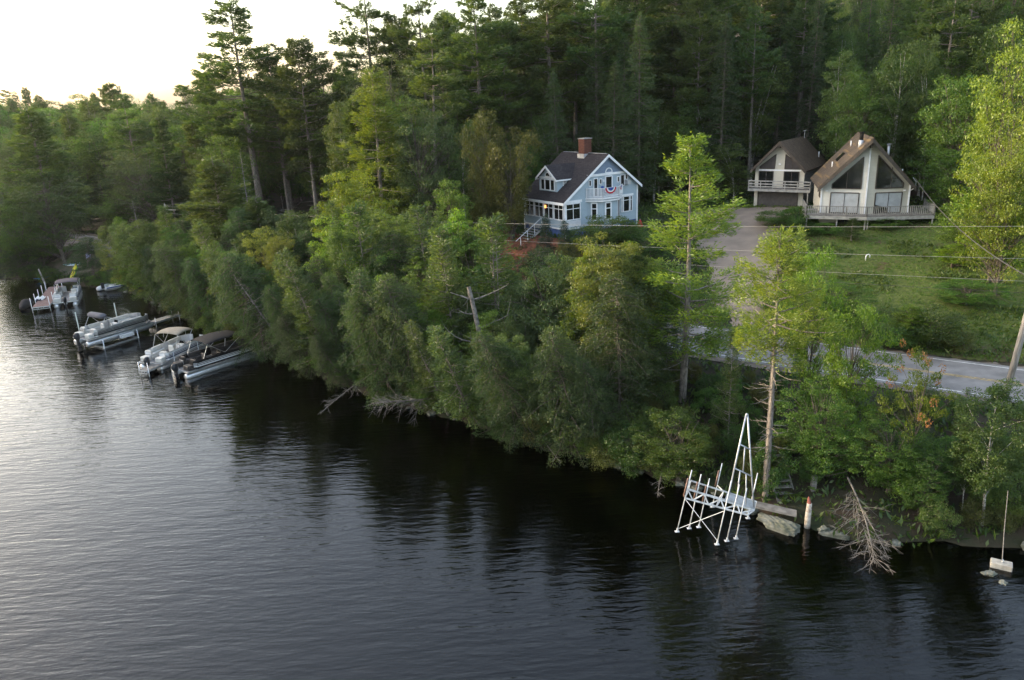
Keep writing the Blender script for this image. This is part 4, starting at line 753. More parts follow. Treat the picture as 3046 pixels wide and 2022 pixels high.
    if motor:
        m_ = MB(); rings = []
        for z, sy, sx, oy in ((.55, .20, .15, -.05), (.72, .27, .20, -.10), (.95, .30, .22, -.13), (1.12, .27, .19, -.12), (1.22, .16, .12, -.10)): rings.append([(sx * math.cos(t) * (1 - .12 * abs(math.sin(2 * t))), oy + sy * math.sin(t), z) for t in [2 * math.pi * k / 14 for k in range(14)]])
        c = recalc(m_.loft(rings).build('outboard_motor', M['motor'], r, True)); MB().box(-.07, -.22, -.5, .07, .06, .56).box(-.12, -.3, -.12, .12, .08, -.08).tube([(0, -.28, -.42), (0, .12, -.42)], [.08, .07], 10).build('lower_unit', M['motor'], c); MB().box(-.16, .02, .3, .16, .26, .62).build('mount', M['alu'], c)
    return r
def heading(dx, dy): return math.atan2(-dx, dy)
# 1: at the far dock, seen from the stern
pontoon((-51.75, 85.9), heading(-.40, .92), 'pontoon boat with a plum canopy moored at the wooden dock, seen from behind', 6.6, 2.6, top='canvas_plum', topy=(3.6, 6.3), topz=1.7, stripe='navy')
# 2: raised on the lift
b2 = pontoon((-40.7, 68.3), heading(.50, .866), 'silver pontoon boat raised on a boat lift, with a folded slate canopy', 7.4, 2.5, fence='alu', stripe='boat_black', top=None, zoff=.55)
h = 1.25; b = MB(); n = 12; rings = []
for i in range(9):
    x = -h + 2 * h * i / 8; rr_ = .26 if 0 < i < 8 else .12; rings.append([(x, 2.2 + rr_ * 1.5 * math.cos(2 * math.pi * k / n), 2.35 + rr_ * math.sin(2 * math.pi * k / n)) for k in range(n)])
cv = recalc(b.loft(rings).build('rolled_bimini', M['canvas_grey'], b2, True)); b = MB()
for s_ in (-1, 1): b.tube([(s_ * h, 3.0, 1.3), (s_ * h, 2.2, 2.25)], .02, 6); b.tube([(s_ * h, 1.6, 1.3), (s_ * h, 2.2, 2.25)], .02, 6); b.tube([(s_ * h, 4.4, 1.3), (s_ * h, 2.3, 2.3)], .016, 6)
b.build('bimini_frame', M['alu'], cv)
# 3 white, 4 black
pontoon((-31.3, 61.7), heading(.30, .95), 'white pontoon boat with an arched tan canopy, moored beside the black one', 6.8, 2.5, fence='boat_white', stripe='navy', top='canvas_tan', topy=(2.6, 4.6), topz=2.0)
b4 = pontoon((-28.0, 59.6), heading(.62, .785), 'black pontoon boat with a long black canopy, moored nearest of the boats', 7.6, 2.6, fence='boat_black', stripe='boat_white', seat='vinyl_black', top='canvas_black', topy=(2.3, 5.6), topz=2.0)
r = MB(); 
for s_ in (-.62, -.28): r.tube([(s_, -.15, -.3), (s_, -.1, .9), (s_, .25, 1.0), (s_, .35, .6)], .03, 8)
for z in (-.1, .15, .4, .62): r.bar((-.62, -.13, z), (-.28, -.13, z), .05)
r.build('boarding_ladder', M['alu'], b4)
# boat lift round boat 2
r = empty('boat_lift', (-40.7, 68.3, 0), heading(.50, .866)); tag(r, 'aluminium boat lift with tall green-white guide poles around the raised pontoon boat', 'boat lift')
for x, y, hh in ((1.62, 1.3, .9), (1.62, 4.9, .9), (-1.62, 1.3, .9), (-1.62, 4.9, .9)): MB().tube([(x, y, -1.3), (x, y, hh)], .055, 8).build('leg', M['alu'], r, True)
for x in (-1.55, 1.55): MB().bar((x, 1.2, .05), (x, 5.0, .05), .12, .18).build('side_beam', M['alu'], r)
for y in (1.4, 4.8): MB().bar((-1.55, y, .08), (1.55, y, .08), .12, .14).build('cross_beam', M['alu'], r)
MB().box(1.62, 3.0, .55, 2.0, 4.3, .85).build('winch_box', M['boat_white'], r)
M['pvc'] = mat('greenish_white_pipe', (.50, .56, .52), .5, var=.15)
for x, y, hh in ((-1.7, 1.2, 3.3), (-1.7, 5.2, 3.2)): MB().tube([(x, y, -.3), (x, y, hh)], .05, 8).build('guide_pole', M['pvc'], r, True)
# small dock plank in front of boat 2
def dock(name, a, b, wd, z, label, m='dockwood', posts=3, ph=1.1):
    a = Vector((a[0], a[1], 0)); b = Vector((b[0], b[1], 0)); d = (b - a); Ln = d.length; r = empty(name, a, heading(d.x, d.y)); tag(r, label, 'dock'); h = wd / 2; w = MB(); n = int(Ln / .15)
    for i in range(n): w.box(-h, i * Ln / n, z, h, (i + .92) * Ln / n, z + .04)
    w.build('planks', M[m], r); f = MB()
    for x in (-h, h): f.bar((x, 0, z - .06), (x, Ln, z - .06), .05, .16)
    f.bar((-h, -.02, z - .02), (h, -.02, z - .02), .05, .09); f.bar((-h, -.02, z - .24), (h, -.02, z - .24), .05, .06)
    for x in (-h, -h * .33, h * .33, h): f.bar((x, -.02, z - .26), (x, -.02, z), .05)
    f.build('frame', M['alu'], r)
    for i in range(posts):
        for x in (-h - .05, h + .05): y = .1 + (Ln * .85) * i / max(1, posts - 1); MB().tube([(x, y, -1.2), (x, y, z + ph)], .035, 8).build('dock_post', M['alu'], r, True)
    return r
M['dockwood'] = mat('reddish_composite_planks', (.20, .13, .12), .85, var=.25)
dk = dock('dock', (-53.5, 84.0), (-57.6, 94.5), 1.7, .62, 'reddish plank dock with white pipe posts left of the plum-canopied boat', posts=5); dock('dock', (-37.2, 75.6), (-35.6, 78.6), 1.0, .5, 'short narrow plank dock at the bow of the raised boat', 'pale_wood', 2, .5)
dock('dock', (-31.1, 60.2), (-28.6, 66.6), .9, .5, 'narrow grey dock between the white and the black pontoon boats', 'grey_wood', 3, .7)
# towels on the dock
import bmesh
def cloth(x, y, z, sx, sy, m, label, rz=0, seed=0, name='towel', hgt=.12):
    b = bmesh.new(); bmesh.ops.create_grid(b, x_segments=16, y_segments=12, size=1); rg = np.random.default_rng(seed); ph = rg.uniform(0, 6, 6)
    for v in b.verts: a, c = v.co.x, v.co.y; v.co = Vector((a * sx * (1 + .1 * math.sin(c * 4 + ph[0])), c * sy * (1 + .12 * math.sin(a * 5 + ph[1])), hgt * abs(math.sin(a * 3 + ph[2]) * math.cos(c * 4 + ph[3])) + .03))
    me = bpy.data.meshes.new(name); b.to_mesh(me); b.free(); me.materials.append(M[m]); o = link(name, me); o.location = (x, y, z); o.rotation_euler = (0, 0, rz); md = o.modifiers.new('thickness', 'SOLIDIFY'); md.thickness = .03; return tag(o, label, 'towel')
cloth(-55.6, 87.6, .67, .45, .6, 'white_cloth', 'crumpled white towel on the left edge of the reddish dock', .3, 1, hgt=.28)
M['navy_cloth'] = mat('navy_cloth', (.04, .04, .07), .9); cloth(-55.5, 86.9, .67, .28, .3, 'navy_cloth', 'dark towel beside the white towel on the dock', .9, 2, hgt=.18)
# covered watercraft
def hullish(name, loc, rz, L_, B, H, m, label, cat, peak=.55, parts=()):
    r = empty(name, loc, rz); tag(r, label, cat); n = 14; rings = []
    for i, (t, wd, zt) in enumerate(((0, .55, .45), (.08, .80, .62), (.25, .95, .75), (.45, 1.0, 1.0), (.6, .95, .92), (.78, .72, .60), (.92, .36, .40), (1.0, .05, .30))):
        ring = []
        for k in range(n):
            a = 2 * math.pi * k / n; x = math.cos(a) * B / 2 * wd; z = math.sin(a) * (H * zt if math.sin(a) > 0 else .22); ring.append((x, t * L_, z + .16))
        rings.append(ring)
    recalc(MB().loft(rings).build('cover' if 'cover' in label else 'hull', M[m], r, True)); return r
hullish('jet_ski', (-57.6, 88.6, .0), heading(.30, -.95), 3.6, 1.25, .75, 'canvas_black', 'black covered jet ski floating left of the reddish dock', 'jet ski')
j = hullish('jet_ski', (-51.9, 93.4, .1), heading(.55, .83), 2.6, 1.0, .55, 'boat_white', 'small white jet ski beached left of the little motorboat', 'jet ski'); MB().box(-.16, .8, .55, .16, 1.7, .75).build('saddle', M['motor'], j); MB().tube([(-.3, 1.85, .85), (.3, 1.85, .85)], .03, 6).build('handlebar', M['motor'], j)
# little motorboat
r = empty('motorboat', (-50.9, 93.3, .1), heading(.80, .6)); tag(r, 'small white and blue motorboat pulled up at the shore behind the lift', 'motorboat'); rings = []
for t, wd, zt in ((0, .85, .55), (.3, 1.0, .58), (.6, .95, .62), (.8, .7, .68), (.93, .35, .74), (1, .04, .78)): rings.append([(x * wd * .85, t * 4.4, z) for x, z in ((-1, zt), (-.92, .25), (-.5, .0 + .1 * t), (0, -.12 + .3 * t * t), (.5, .0 + .1 * t), (.92, .25), (1, zt), (.86, zt), (.82, .22), (-.82, .22), (-.86, zt))])
hb = recalc(MB().loft(rings).build('hull', M['boat_white'], r, True)); b = MB()
for s_ in (-1, 1): b.bar((s_ * .84, .1, .42), (s_ * .80, 2.7, .46), .03, .14)
b.build('blue_stripe', M['blue_cloth'], hb); recalc(MB().slab([(-.6, 2.4, .62), (.6, 2.4, .62), (.45, 2.75, 1.0), (-.45, 2.75, 1.0)], (0, .03, 0)).build('windscreen', M['glass'], r)); recalc(MB().slab([(-.72, 2.7, .64), (.72, 2.7, .64), (.3, 4.1, .78), (-.3, 4.1, .78)], (0, 0, .05)).build('foredeck', M['vinyl'], r)); MB().box(-.6, .5, .3, .6, .9, .6).build('bench_seat', M['vinyl'], r); MB().box(-.14, -.35, .3, .14, 0, 1.0).build('outboard_motor', M['motor'], r)
# kayaks and canoe on the bank
M['kblue'] = mat('bright_blue_plastic', (.03, .22, .42), .4, var=.15); M['kyellow'] = mat('yellow_plastic', (.62, .52, .03), .4); M['kgreen'] = mat('green_plastic', (.05, .42, .07), .4); M['kpale'] = mat('pale_blue_plastic', (.30, .42, .52), .5)
def kayak(loc, rz, rx, L_, m, m2, label, nm='kayak'):
    r = empty(nm, loc, rz); r.rotation_euler = (rx, 0, rz); tag(r, label, nm, 'kayaks and canoes on the left shore'); rings = []; n = 12
    for i in range(9): t = i / 8; wd = max(.03, math.sin(math.pi * t) ** .7) * .36; rings.append([(math.cos(2 * math.pi * k / n) * wd, t * L_, .2 + math.sin(2 * math.pi * k / n) * wd * .55 + .14 * (2 * t - 1) ** 4) for k in range(n)])
    hl = recalc(MB().loft(rings).build('hull', M[m], r, True)); ck = MB().tube([(.2 * math.cos(a), L_ / 2 + .42 * math.sin(a), .40) for a in [i * math.pi / 8 for i in range(17)]], .03, 6).build('cockpit_rim', M['motor'], r); MB().bar((-.34, L_ * .2, .2), (-.34, L_ * .8, .2), .03, .1).bar((.34, L_ * .2, .2), (.34, L_ * .8, .2), .03, .1).build('side_stripe', M[m2], r); return r
gx_ = lambda x, y: Tz(x, y)
kayak((-64.6, 101.2, gx_(-63.5, 101) + .15), heading(.97, .30), .05, 5.2, 'kblue', 'kyellow', 'long blue canoe with a yellow edge lying under the trees on the left shore', 'canoe')
kayak((-61.0, 102.6, gx_(-60, 103) + .15), heading(.9, .2), .0, 3.0, 'kpale', 'trim', 'pale blue and white kayak lying right of the long blue canoe')
kayak((-58.0, 98.6, gx_(-58, 98.6) + .0), heading(.3, .9), .95, 2.8, 'kyellow', 'kgreen', 'yellow and green kayak propped up behind the plum-canopied boat')
r = empty('garden_chair', (-57.5, 103.0, gx_(-57.5, 103)), .5); tag(r, 'pale lilac garden chair under the tree on the dirt lot', 'chair'); lil = mat('lilac_plastic', (.42, .40, .62), .5)
MB().box(-.28, -.28, .38, .28, .28, .43).build('seat', lil, r); recalc(MB().slab([(-.28, .26, .43), (.28, .26, .43), (.28, .42, 1.0), (-.28, .42, 1.0)], (0, .04, 0)).build('backrest', lil, r))
for x, y in ((-.25, -.25), (.25, -.25), (-.25, .25), (.25, .25)): MB().bar((x, y, 0), (x, y, .38), .04).build('leg', lil, r)
# leaning thick trunk on the left shore and bare poles
r = empty('broken_trunk', (-61.9, 99.4, gx_(-61.9, 99.4))); tag(r, 'short broken leaning trunk behind the blue canoe', 'tree stump'); MB().tube([(0, 0, -.2), (-.25, 0, 1.2), (-.6, .1, 2.4)], [.14, .12, .08], 8).build('trunk', M['polewood'], r, True)
# person-sized mailbox figure in the yard is not readable in the photo: left out

# ------------------------------------------------------------------ trees: prototypes (trunk mesh, crown mesh)
def unit(v): return v / np.maximum(np.linalg.norm(v, axis=-1, keepdims=True), 1e-9)
class Leaves:
    """leaf-sized rhombi collected as arrays"""
    def __init__(s): s.c = []; s.a = []; s.b = []
    def add(s, c, ax, nrm, ln, wd):
        ax = unit(ax); b = unit(np.cross(nrm, ax)); ln = np.asarray(ln).reshape(-1, 1) * np.ones((len(c), 1)); wd = np.asarray(wd).reshape(-1, 1) * np.ones((len(c), 1))
        s.c.append(c); s.a.append(ax * ln / 2); s.b.append(b * wd / 2)
    def mesh(s, name, m):
        c, a, b = np.concatenate(s.c), np.concatenate(s.a), np.concatenate(s.b); n = len(c)
        V = np.stack([c - a, c + b * .9 - a * .1, c + a, c - b * .9 - a * .1], 1).reshape(-1, 3)
        return nmesh(name, V, np.arange(n * 4).reshape(n, 4), m)
def rdir(n, rng): return unit(rng.normal(size=(n, 3)))
def spur(w, a, b, r0, r1, rng, sag=.0, n=4, bend=.12, sides=5):
    a = np.array(a, float); b = np.array(b, float); L_ = np.linalg.norm(b - a); k = rng.normal(size=3) * bend * L_; P = []; R = []
    for i in range(n + 1):
        t = i / n; p = a + (b - a) * t + k * math.sin(math.pi * t) * .6; p[2] += sag * L_ * 4 * t * (1 - t); P.append(p); R.append(r0 + (r1 - r0) * t)
    w.tube(P, R, sides, cap=False); return P
def trunk_path(H, rng, wob=.02, lean=(0, 0), n=10, base=(0, 0, -.4)):
    ph = rng.uniform(0, 6, 4); P = []
    for i in range(n + 1):
        t = i / n; z = base[2] + (H - base[2]) * t
        P.append(np.array([base[0] + lean[0] * H * t * t + wob * H * (math.sin(ph[0] + 3.1 * t) - math.sin(ph[0])) , base[1] + lean[1] * H * t * t + wob * H * (math.sin(ph[1] + 2.7 * t) - math.sin(ph[1])), z]))
    return P
def on(P, t): t = min(max(t, 0), .9999) * (len(P) - 1); i = int(t); return P[i] + (P[i + 1] - P[i]) * (t - i)
def wood_mesh(w, name, m): me = bpy.data.meshes.new(name); me.from_pydata(w.V, [], w.F); me.update(); me.materials.append(m); me.polygons.foreach_set('use_smooth', [True] * len(me.polygons)); return me

def clump(lv, c, r, flat, n, size, rng, aspect=.55, up=.6, droop=0.0):
    d = rdir(n, rng); rr = rng.uniform(.25, 1, n) ** .5
    off = d * rr[:, None] * np.array([r, r, r * flat]); off[:, 2] += r * flat * .2
    ax = unit(d * .8 + rdir(n, rng) * .8 + np.array([0, 0, -droop])); nr = unit(rdir(n, rng) + np.array([0, 0, up]) * 1.6 + d * .4)
    sz = size * rng.uniform(.7, 1.35, n); lv.add(c + off, ax, nr, sz, sz * aspect)
def decid(name, H, R, base, nlimb, ncl, per, leaf, lm, bm, seed, forks=1, rt=.16, crown_top=1.0, cl=(.55, 1.05), flat=.55, wob=.02, lean=(0, 0), shape='round', droop=.2, aspect=.55):
    """broad-leaved tree: forked trunk, limbs reaching clumps spread unevenly through the crown's volume"""
    rng = np.random.default_rng(seed); w = MB(); lv = Leaves(); stems = []
    for k in range(forks):
        a = rng.uniform(0, 6.28) if forks > 1 else 0; sp = .16 * H * (forks > 1)
        P = trunk_path(H * (.9 if forks == 1 else rng.uniform(.78, .95)), rng, wob, (lean[0] + math.cos(a) * sp / H, lean[1] + math.sin(a) * sp / H), base=(.12 * math.cos(a) * (forks > 1), .12 * math.sin(a) * (forks > 1), -.5))
        n = len(P); w.tube(P, [rt * (1.25 if i == 0 else 1) * (1 - .86 * i / (n - 1)) for i in range(n)], 8, cap=False); stems.append(P)
    lobes = [(rdir(1, rng)[0], rng.uniform(.25, .55)) for _ in range(9)]
    zc = H * (base + 1) / 2; hh = H * (1 - base) / 2
    for i in range(ncl):
        for _ in range(30):
            d = rdir(1, rng)[0]; rr = rng.uniform(.35, 1) ** .6
            g = .62 + sum(max(0, d @ l[0] - .55) * l[1] * 1.8 for l in lobes)
            tz = d[2] * rr
            if shape == 'round': wd = 1.0
            elif shape == 'cone': wd = 1.05 * (1 - (tz * .5 + .5)) ** .7 + .1
            elif shape == 'vase': wd = .55 + .55 * (tz * .5 + .5)
            elif shape == 'narrow': wd = .8
            if g * rr > .25: break
        rr = rr * min(g, 1.15)
        c = np.array([d[0] * R * rr * wd, d[1] * R * rr * wd, zc + d[2] * hh * min(1, rr * 1.05)])
        S = stems[rng.integers(len(stems))]; tt = np.clip((c[2] / H) * (1.0 if shape == 'narrow' else .86) - rng.uniform(.03, .14), .10, .95); a0 = on(S, tt); c[:2] += a0[:2] * .8
        if (i % 9 == 0) if shape == 'narrow' else (i % 2 == 0 or rr > .8): spur(w, a0, c, max(.012, rt * (1 - tt) * .42), .012, rng, .06, 3, .06, 4)
        clump(lv, c, rng.uniform(*cl) * R * .26, flat, int(per * rng.uniform(.6, 1.4)), leaf, rng, aspect, .6, droop)
    return wood_mesh(w, name + '_trunk', bm), lv.mesh(name + '_crown', lm), H, R
def pine(name, H, R, bare, lm, bm, seed, whorl=.95, rt=.26, dense=1.0, dead=6, upt=.25, needle=.40, prof='irregular', per=9, droop=0.0, jit=.12, puff=1.0):
    """white pine: straight trunk, whorls of level limbs each carrying flat plumes of needle tufts, open sky between the tiers"""
    rng = np.random.default_rng(seed); w = MB(); lv = Leaves(); P = trunk_path(H, rng, .006, base=(0, 0, -.5), n=14)
    w.tube(P, [rt * (1 - .93 * (i / 14) ** 1.1) for i in range(15)], 8, cap=False); z = H * bare
    for _ in range(dead):
        zz = rng.uniform(bare * .35, bare) * H; a = rng.uniform(0, 6.28); Lr = rng.uniform(.3, .8) * R * .6; p = on(P, (zz + .5) / (H + .5))
        Q = spur(w, p, p + np.array([math.cos(a) * Lr, math.sin(a) * Lr, -.1 * Lr]), .03, .008, rng, .0, 3, .05, 3)
        for q in Q[1:]:
            b_ = a + rng.uniform(-1, 1); spur(w, q, q + np.array([math.cos(b_), math.sin(b_), .1]) * Lr * .35, .012, .005, rng, 0, 2, .05, 3)
    a = rng.uniform(0, 6.28)
    while z < H * .985:
        t = (z - H * bare) / (H * (1 - bare))
        if prof == 'irregular': Lm = R * (min(1, .62 + t * 1.6) if t < .25 else (1 - t) ** .75 * 1.12 + .04) * 1.0
        elif prof == 'cone': Lm = R * ((1 - t) ** .9 * 1.0 + .03) * min(1, .6 + t * 4)
        else: Lm = R * (1 - t ** 2.2) ** .6 * min(1, .55 + t * 3)
        for k in range(rng.integers(3, 6)):
            a += 2.399 + rng.normal() * .35; Lb = Lm * rng.uniform(.45, 1.18) + .25
            if rng.random() < .10 and prof == 'irregular': continue
            z0 = z + rng.uniform(-.3, .3) * whorl; p = on(P, (z0 + .5) / (H + .5)); rise = Lb * (upt * (.35 + t) - droop + rng.normal() * jit)
            e = p + np.array([math.cos(a) * Lb, math.sin(a) * Lb, rise]); Q = spur(w, p, e, .02 + .012 * Lb, .010, rng, -.05 if droop < .05 else .07, 5, .03, 4)
            nt_ = max(3, int(Lb * 4.4 * dense))
            s0 = .18 if t > .6 else .30
            for j in range(nt_):
                s = s0 + (1 - s0) * (j + rng.random()) / nt_; q = on(Q, s); wd = puff * Lb * .28 * math.sin(math.pi * min(1, (s - s0) / (1 - s0) * .75 + .22)) + .12
                for sd_ in (-1, 1):
                    off = wd * rng.uniform(.15, 1) * sd_; c = q + np.array([-math.sin(a) * off, math.cos(a) * off, rng.uniform(-.08, .22) * (1 + puff * .5) - abs(off) * .12 * (1 if droop > .05 else .3)])
                    n = per; d = unit(rdir(n, rng) * .8 + np.array([math.cos(a) + -math.sin(a) * sd_ * .6, math.sin(a) + math.cos(a) * sd_ * .6, .35 if droop < .05 else -.15]) * .9)
                    lv.add(c + d * needle * .35 + rng.normal(size=(n, 3)) * .09, d, rdir(n, rng) + np.array([0, 0, .8]), needle * rng.uniform(.7, 1.3, n), needle * .27)
        z += whorl * rng.uniform(.75, 1.25) * (1 - .35 * t)
    n = 14; lv.add(np.tile(P[-1], (n, 1)) + rng.normal(size=(n, 3)) * .12, rdir(n, rng) * .5 + np.array([0, 0, 1]), rdir(n, rng), .35, .07)
    return wood_mesh(w, name + '_trunk', bm), lv.mesh(name + '_crown', lm), H, R
def bare(name, H, R, bm, seed, rt=.13, step=.22, sub=4, up=.1, start=.15, prof=.8):
    rng = np.random.default_rng(seed); w = MB(); P = trunk_path(H, rng, .008, n=12); w.tube(P, [rt * (1 - .93 * i / 12) for i in range(13)], 7, cap=False); w2 = MB(); z = H * start; a = 0
    while z < H * .98:
        t = (z / H - start) / (1 - start); a += 2.399 + rng.normal() * .4; Lb = R * ((1 - t) ** prof) * rng.uniform(.3, 1.1) + .1; p = on(P, (z + .5) / (H + .5))
        Q = spur(w2, p, p + np.array([math.cos(a) * Lb, math.sin(a) * Lb, up * Lb]), .012 + .008 * Lb, .005, rng, -.04, 4, .07, 3)
        for j in range(sub):
            q = on(Q, rng.uniform(.25, .95)); b_ = a + rng.uniform(-1.1, 1.1); l_ = Lb * rng.uniform(.2, .5); spur(w2, q, q + np.array([math.cos(b_) * l_, math.sin(b_) * l_, rng.uniform(-.2, .3) * l_]), .008, .004, rng, 0, 2, .08, 3)
        z += step * rng.uniform(.6, 1.4)
    return wood_mesh(w, name + '_trunk', bm), wood_mesh(w2, name + '_branches', bm), H, R
PROTO = {}
def proto(k, v): PROTO[k] = v
proto('pineA', pine('white_pine', 26, 5.2, .40, M['pine'], M['pinebark'], 1, 1.05, .30, 1.5, jit=.16, puff=1.3, per=10))
proto('pineB', pine('white_pine', 26, 4.6, .50, M['pine'], M['pinebark'], 2, 1.15, .28, 1.4, jit=.2, puff=1.4, per=10))
proto('pineC', pine('white_pine', 24, 4.4, .34, M['pine'], M['pinebark'], 3, .9, .26, 1.5, prof='round', jit=.2, puff=1.3))
proto('pineD', pine('white_pine', 22, 4.8, .22, M['pine'], M['pinebark'], 4, .8, .24, 1.5, prof='cone', jit=.14, puff=1.3))
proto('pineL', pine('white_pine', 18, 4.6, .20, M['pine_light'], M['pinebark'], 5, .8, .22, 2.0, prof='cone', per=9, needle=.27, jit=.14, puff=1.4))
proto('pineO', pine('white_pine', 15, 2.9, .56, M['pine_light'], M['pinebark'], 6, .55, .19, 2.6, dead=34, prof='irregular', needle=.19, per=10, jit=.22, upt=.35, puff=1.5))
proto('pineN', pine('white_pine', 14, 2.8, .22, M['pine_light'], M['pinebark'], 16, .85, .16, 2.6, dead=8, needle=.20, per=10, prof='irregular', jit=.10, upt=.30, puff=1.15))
proto('pineS', pine('young_pine', 7, 1.5, .15, M['pine'], M['pinebark'], 7, .42, .09, 2.2, dead=2, prof='cone', needle=.18, per=7))
proto('hemA', pine('hemlock', 20, 3.8, .10, M['hemlock'], M['bark'], 8, .55, .22, 1.3, dead=0, upt=.0, droop=.16, prof='cone', needle=.26, per=6))
proto('hemB', pine('hemlock', 15, 3.6, .12, M['hemlock'], M['bark'], 9, .45, .18, 1.7, dead=3, upt=.0, droop=.20, prof='round', needle=.21, per=7))
proto('hemC', pine('hemlock', 9, 3.0, .08, M['hemlock'], M['bark'], 19, .36, .13, 2.3, dead=3, upt=.0, droop=.22, prof='round', needle=.16, per=8))
proto('spruce', pine('spruce', 6, 1.25, .03, M['spruce'], M['bark'], 10, .26, .08, 2.6, dead=0, upt=.05, droop=.06, prof='cone', needle=.15, per=6))
proto('mapA', decid('maple', 15, 4.6, .12, 10, 190, 120, .21, M['maple'], M['bark'], 21, 2))
proto('mapB', decid('maple', 13, 3.8, .15, 10, 170, 120, .19, M['maple'], M['bark'], 22, 1, shape='vase'))
proto('mapN', decid('maple', 9, 3.2, .06, 10, 190, 130, .13, M['maple'], M['bark'], 23, 3, .12, cl=(.4, .9), flat=.4))
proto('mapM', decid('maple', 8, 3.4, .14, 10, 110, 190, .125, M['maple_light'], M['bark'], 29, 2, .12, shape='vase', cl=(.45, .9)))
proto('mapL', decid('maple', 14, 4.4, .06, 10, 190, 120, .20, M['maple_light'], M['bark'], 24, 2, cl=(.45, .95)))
proto('oakA', decid('oak', 15, 4.4, .16, 10, 180, 120, .20, M['oak'], M['bark'], 25, 1, .24, wob=.035, cl=(.5, .95), aspect=.42))
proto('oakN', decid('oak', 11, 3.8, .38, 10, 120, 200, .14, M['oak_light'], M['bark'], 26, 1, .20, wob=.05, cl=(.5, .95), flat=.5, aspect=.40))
proto('oakD', decid('oak', 7.5, 3.4, .10, 10, 120, 190, .15, M['oak'], M['bark'], 36, 2, .15, wob=.04, cl=(.55, 1.0), aspect=.42))
proto('birA', decid('birch', 14, 2.7, .10, 10, 150, 110, .15, M['birch'], M['birchbark'], 27, 1, .10, shape='narrow', cl=(.7, 1.3), wob=.015))
proto('birB', decid('birch', 12, 2.9, .08, 10, 150, 110, .15, M['birch'], M['birchbark'], 28, 2, .09, shape='narrow', cl=(.7, 1.3), wob=.02))
proto('birN', decid('birch', 9.5, 2.1, .12, 10, 130, 190, .11, M['birch'], M['birchbark'], 31, 1, .085, shape='narrow', cl=(.6, 1.1), wob=.02))
proto('birL', decid('birch', 12, 3.6, .02, 10, 200, 130, .15, M['birch_light'], M['bark'], 32, 2, .12, cl=(.6, 1.1)))
proto('darkT', decid('yew', 9, 3.2, .05, 10, 160, 160, .13, M['olive'], M['bark'], 33, 3, .11, cl=(.5, .9), flat=.9, wob=.01, droop=-.6, shape='vase'))
proto('shrA', decid('shrub', 3.0, 2.0, .0, 8, 70, 150, .11, M['shrub'], M['bark'], 41, 3, .04, cl=(.8, 1.4)))
proto('shrB', decid('shrub', 2.4, 1.6, .0, 8, 55, 150, .10, M['maple'], M['bark'], 42, 3, .03, cl=(.8, 1.4)))
proto('shrC', decid('shrub', 2.2, 1.8, .0, 8, 60, 130, .085, M['olive'], M['bark'], 43, 3, .03, cl=(.8, 1.4)))
proto('mapK', decid('maple', 9, 3.0, .08, 10, 170, 120, .14, M['maple_light'], M['bark'], 71, 2, .11, shape='cone', cl=(.4, .85), flat=.45))
proto('oakK', decid('oak', 9, 3.2, .10, 10, 170, 120, .14, M['oak_light'], M['bark'], 72, 1, .13, shape='vase', cl=(.4, .85), flat=.45, aspect=.4, wob=.04))
proto('pineK', pine('young_pine', 10, 1.9, .18, M['pine'], M['pinebark'], 73, .6, .12, 1.9, dead=6, prof='cone', needle=.22, per=8))
proto('deadA', bare('dead_conifer', 11, 1.7, M['deadbark'], 51, .12, .16))
proto('deadB', bare('dead_conifer', 7, 2.2, M['deadbark'], 52, .11, .10, 5, .25, .25, .5))
KIND = dict(mapK='maple_tree', oakK='oak_tree', pineK='pine_tree', pineA='pine_tree', pineB='pine_tree', pineC='pine_tree', pineD='pine_tree', pineL='pine_tree', pineO='pine_tree', pineN='pine_tree', pineS='pine_tree', hemA='hemlock_tree', hemB='hemlock_tree', hemC='hemlock_tree', spruce='spruce_tree',
            mapA='maple_tree', mapB='maple_tree', mapN='maple_tree', mapM='maple_tree', mapL='maple_tree', oakA='oak_tree', oakN='oak_tree', oakD='oak_tree', birA='birch_tree', birB='birch_tree', birN='birch_tree', birL='birch_tree', darkT='evergreen_tree',
            shrA='shrub', shrB='shrub', shrC='shrub', deadA='dead_tree', deadB='dead_tree')
def grow(k, x, y, H, R, label, group=None, rz=None, lean=(0, 0), z=None, crown=None, bark=None):
    tm, cm, H0, R0 = PROTO[k]; z = Tz(x, y) if z is None else z
    rz = random.uniform(0, 6.28) if rz is None else rz
    r = empty(KIND[k], (x, y, z), rz); s = H / H0; r.scale = (R / R0, R / R0, s)
    if lean != (0, 0):      # world direction the tree leans to, length = radians
        v = Vector((lean[0], lean[1], 0)); r.rotation_euler = (Matrix.Rotation(v.length, 3, Vector((-v.y, v.x, 0)).normalized()) @ Matrix.Rotation(rz, 3, 'Z')).to_euler()
    link('trunk', tm, r); c = link('branches' if k.startswith('dead') else 'crown', cm, r)
    tag(r, label, 'shrub' if k.startswith('shr') else 'tree', group)
    if crown: c.material_slots[0].link = 'OBJECT'; c.material_slots[0].material = M[crown]
    return r
OCC = []
def place(k, vx, vy, Y, wv, label, group=None, **kw):
    """crown top at photo position (vx, vy) for a tree standing at depth Y; crown wv wide there"""
    Y0 = Y
    for dY in (0, 1, -1, 2, -2, 3, -3, 4, -4, 5, -5, 6, -6, 7, -7):      # never in the road, the drive or the lake
        x, y, z = at_y(vx, vy, Y0 + dY); h_, s_, d_, l_ = H_analytic([x], [y])
        if abs(s_[0]) > 4.4 and not l_[0] and not pip(x, y, DRIVE): Y = Y0 + dY; break
    else: print('no ground for', label)
    if Y != Y0: print('moved', label, Y0, Y)
    x, y, z = at_y(vx, vy, Y); g = Tz(x, y); R = wv * 1.2896 / 2 * math.hypot(Y, 0) * 1.05 / FPX; OCC.append((x, y, R))
    return grow(k, x, y, max(z - g, 1.0), R, label, group, **kw)

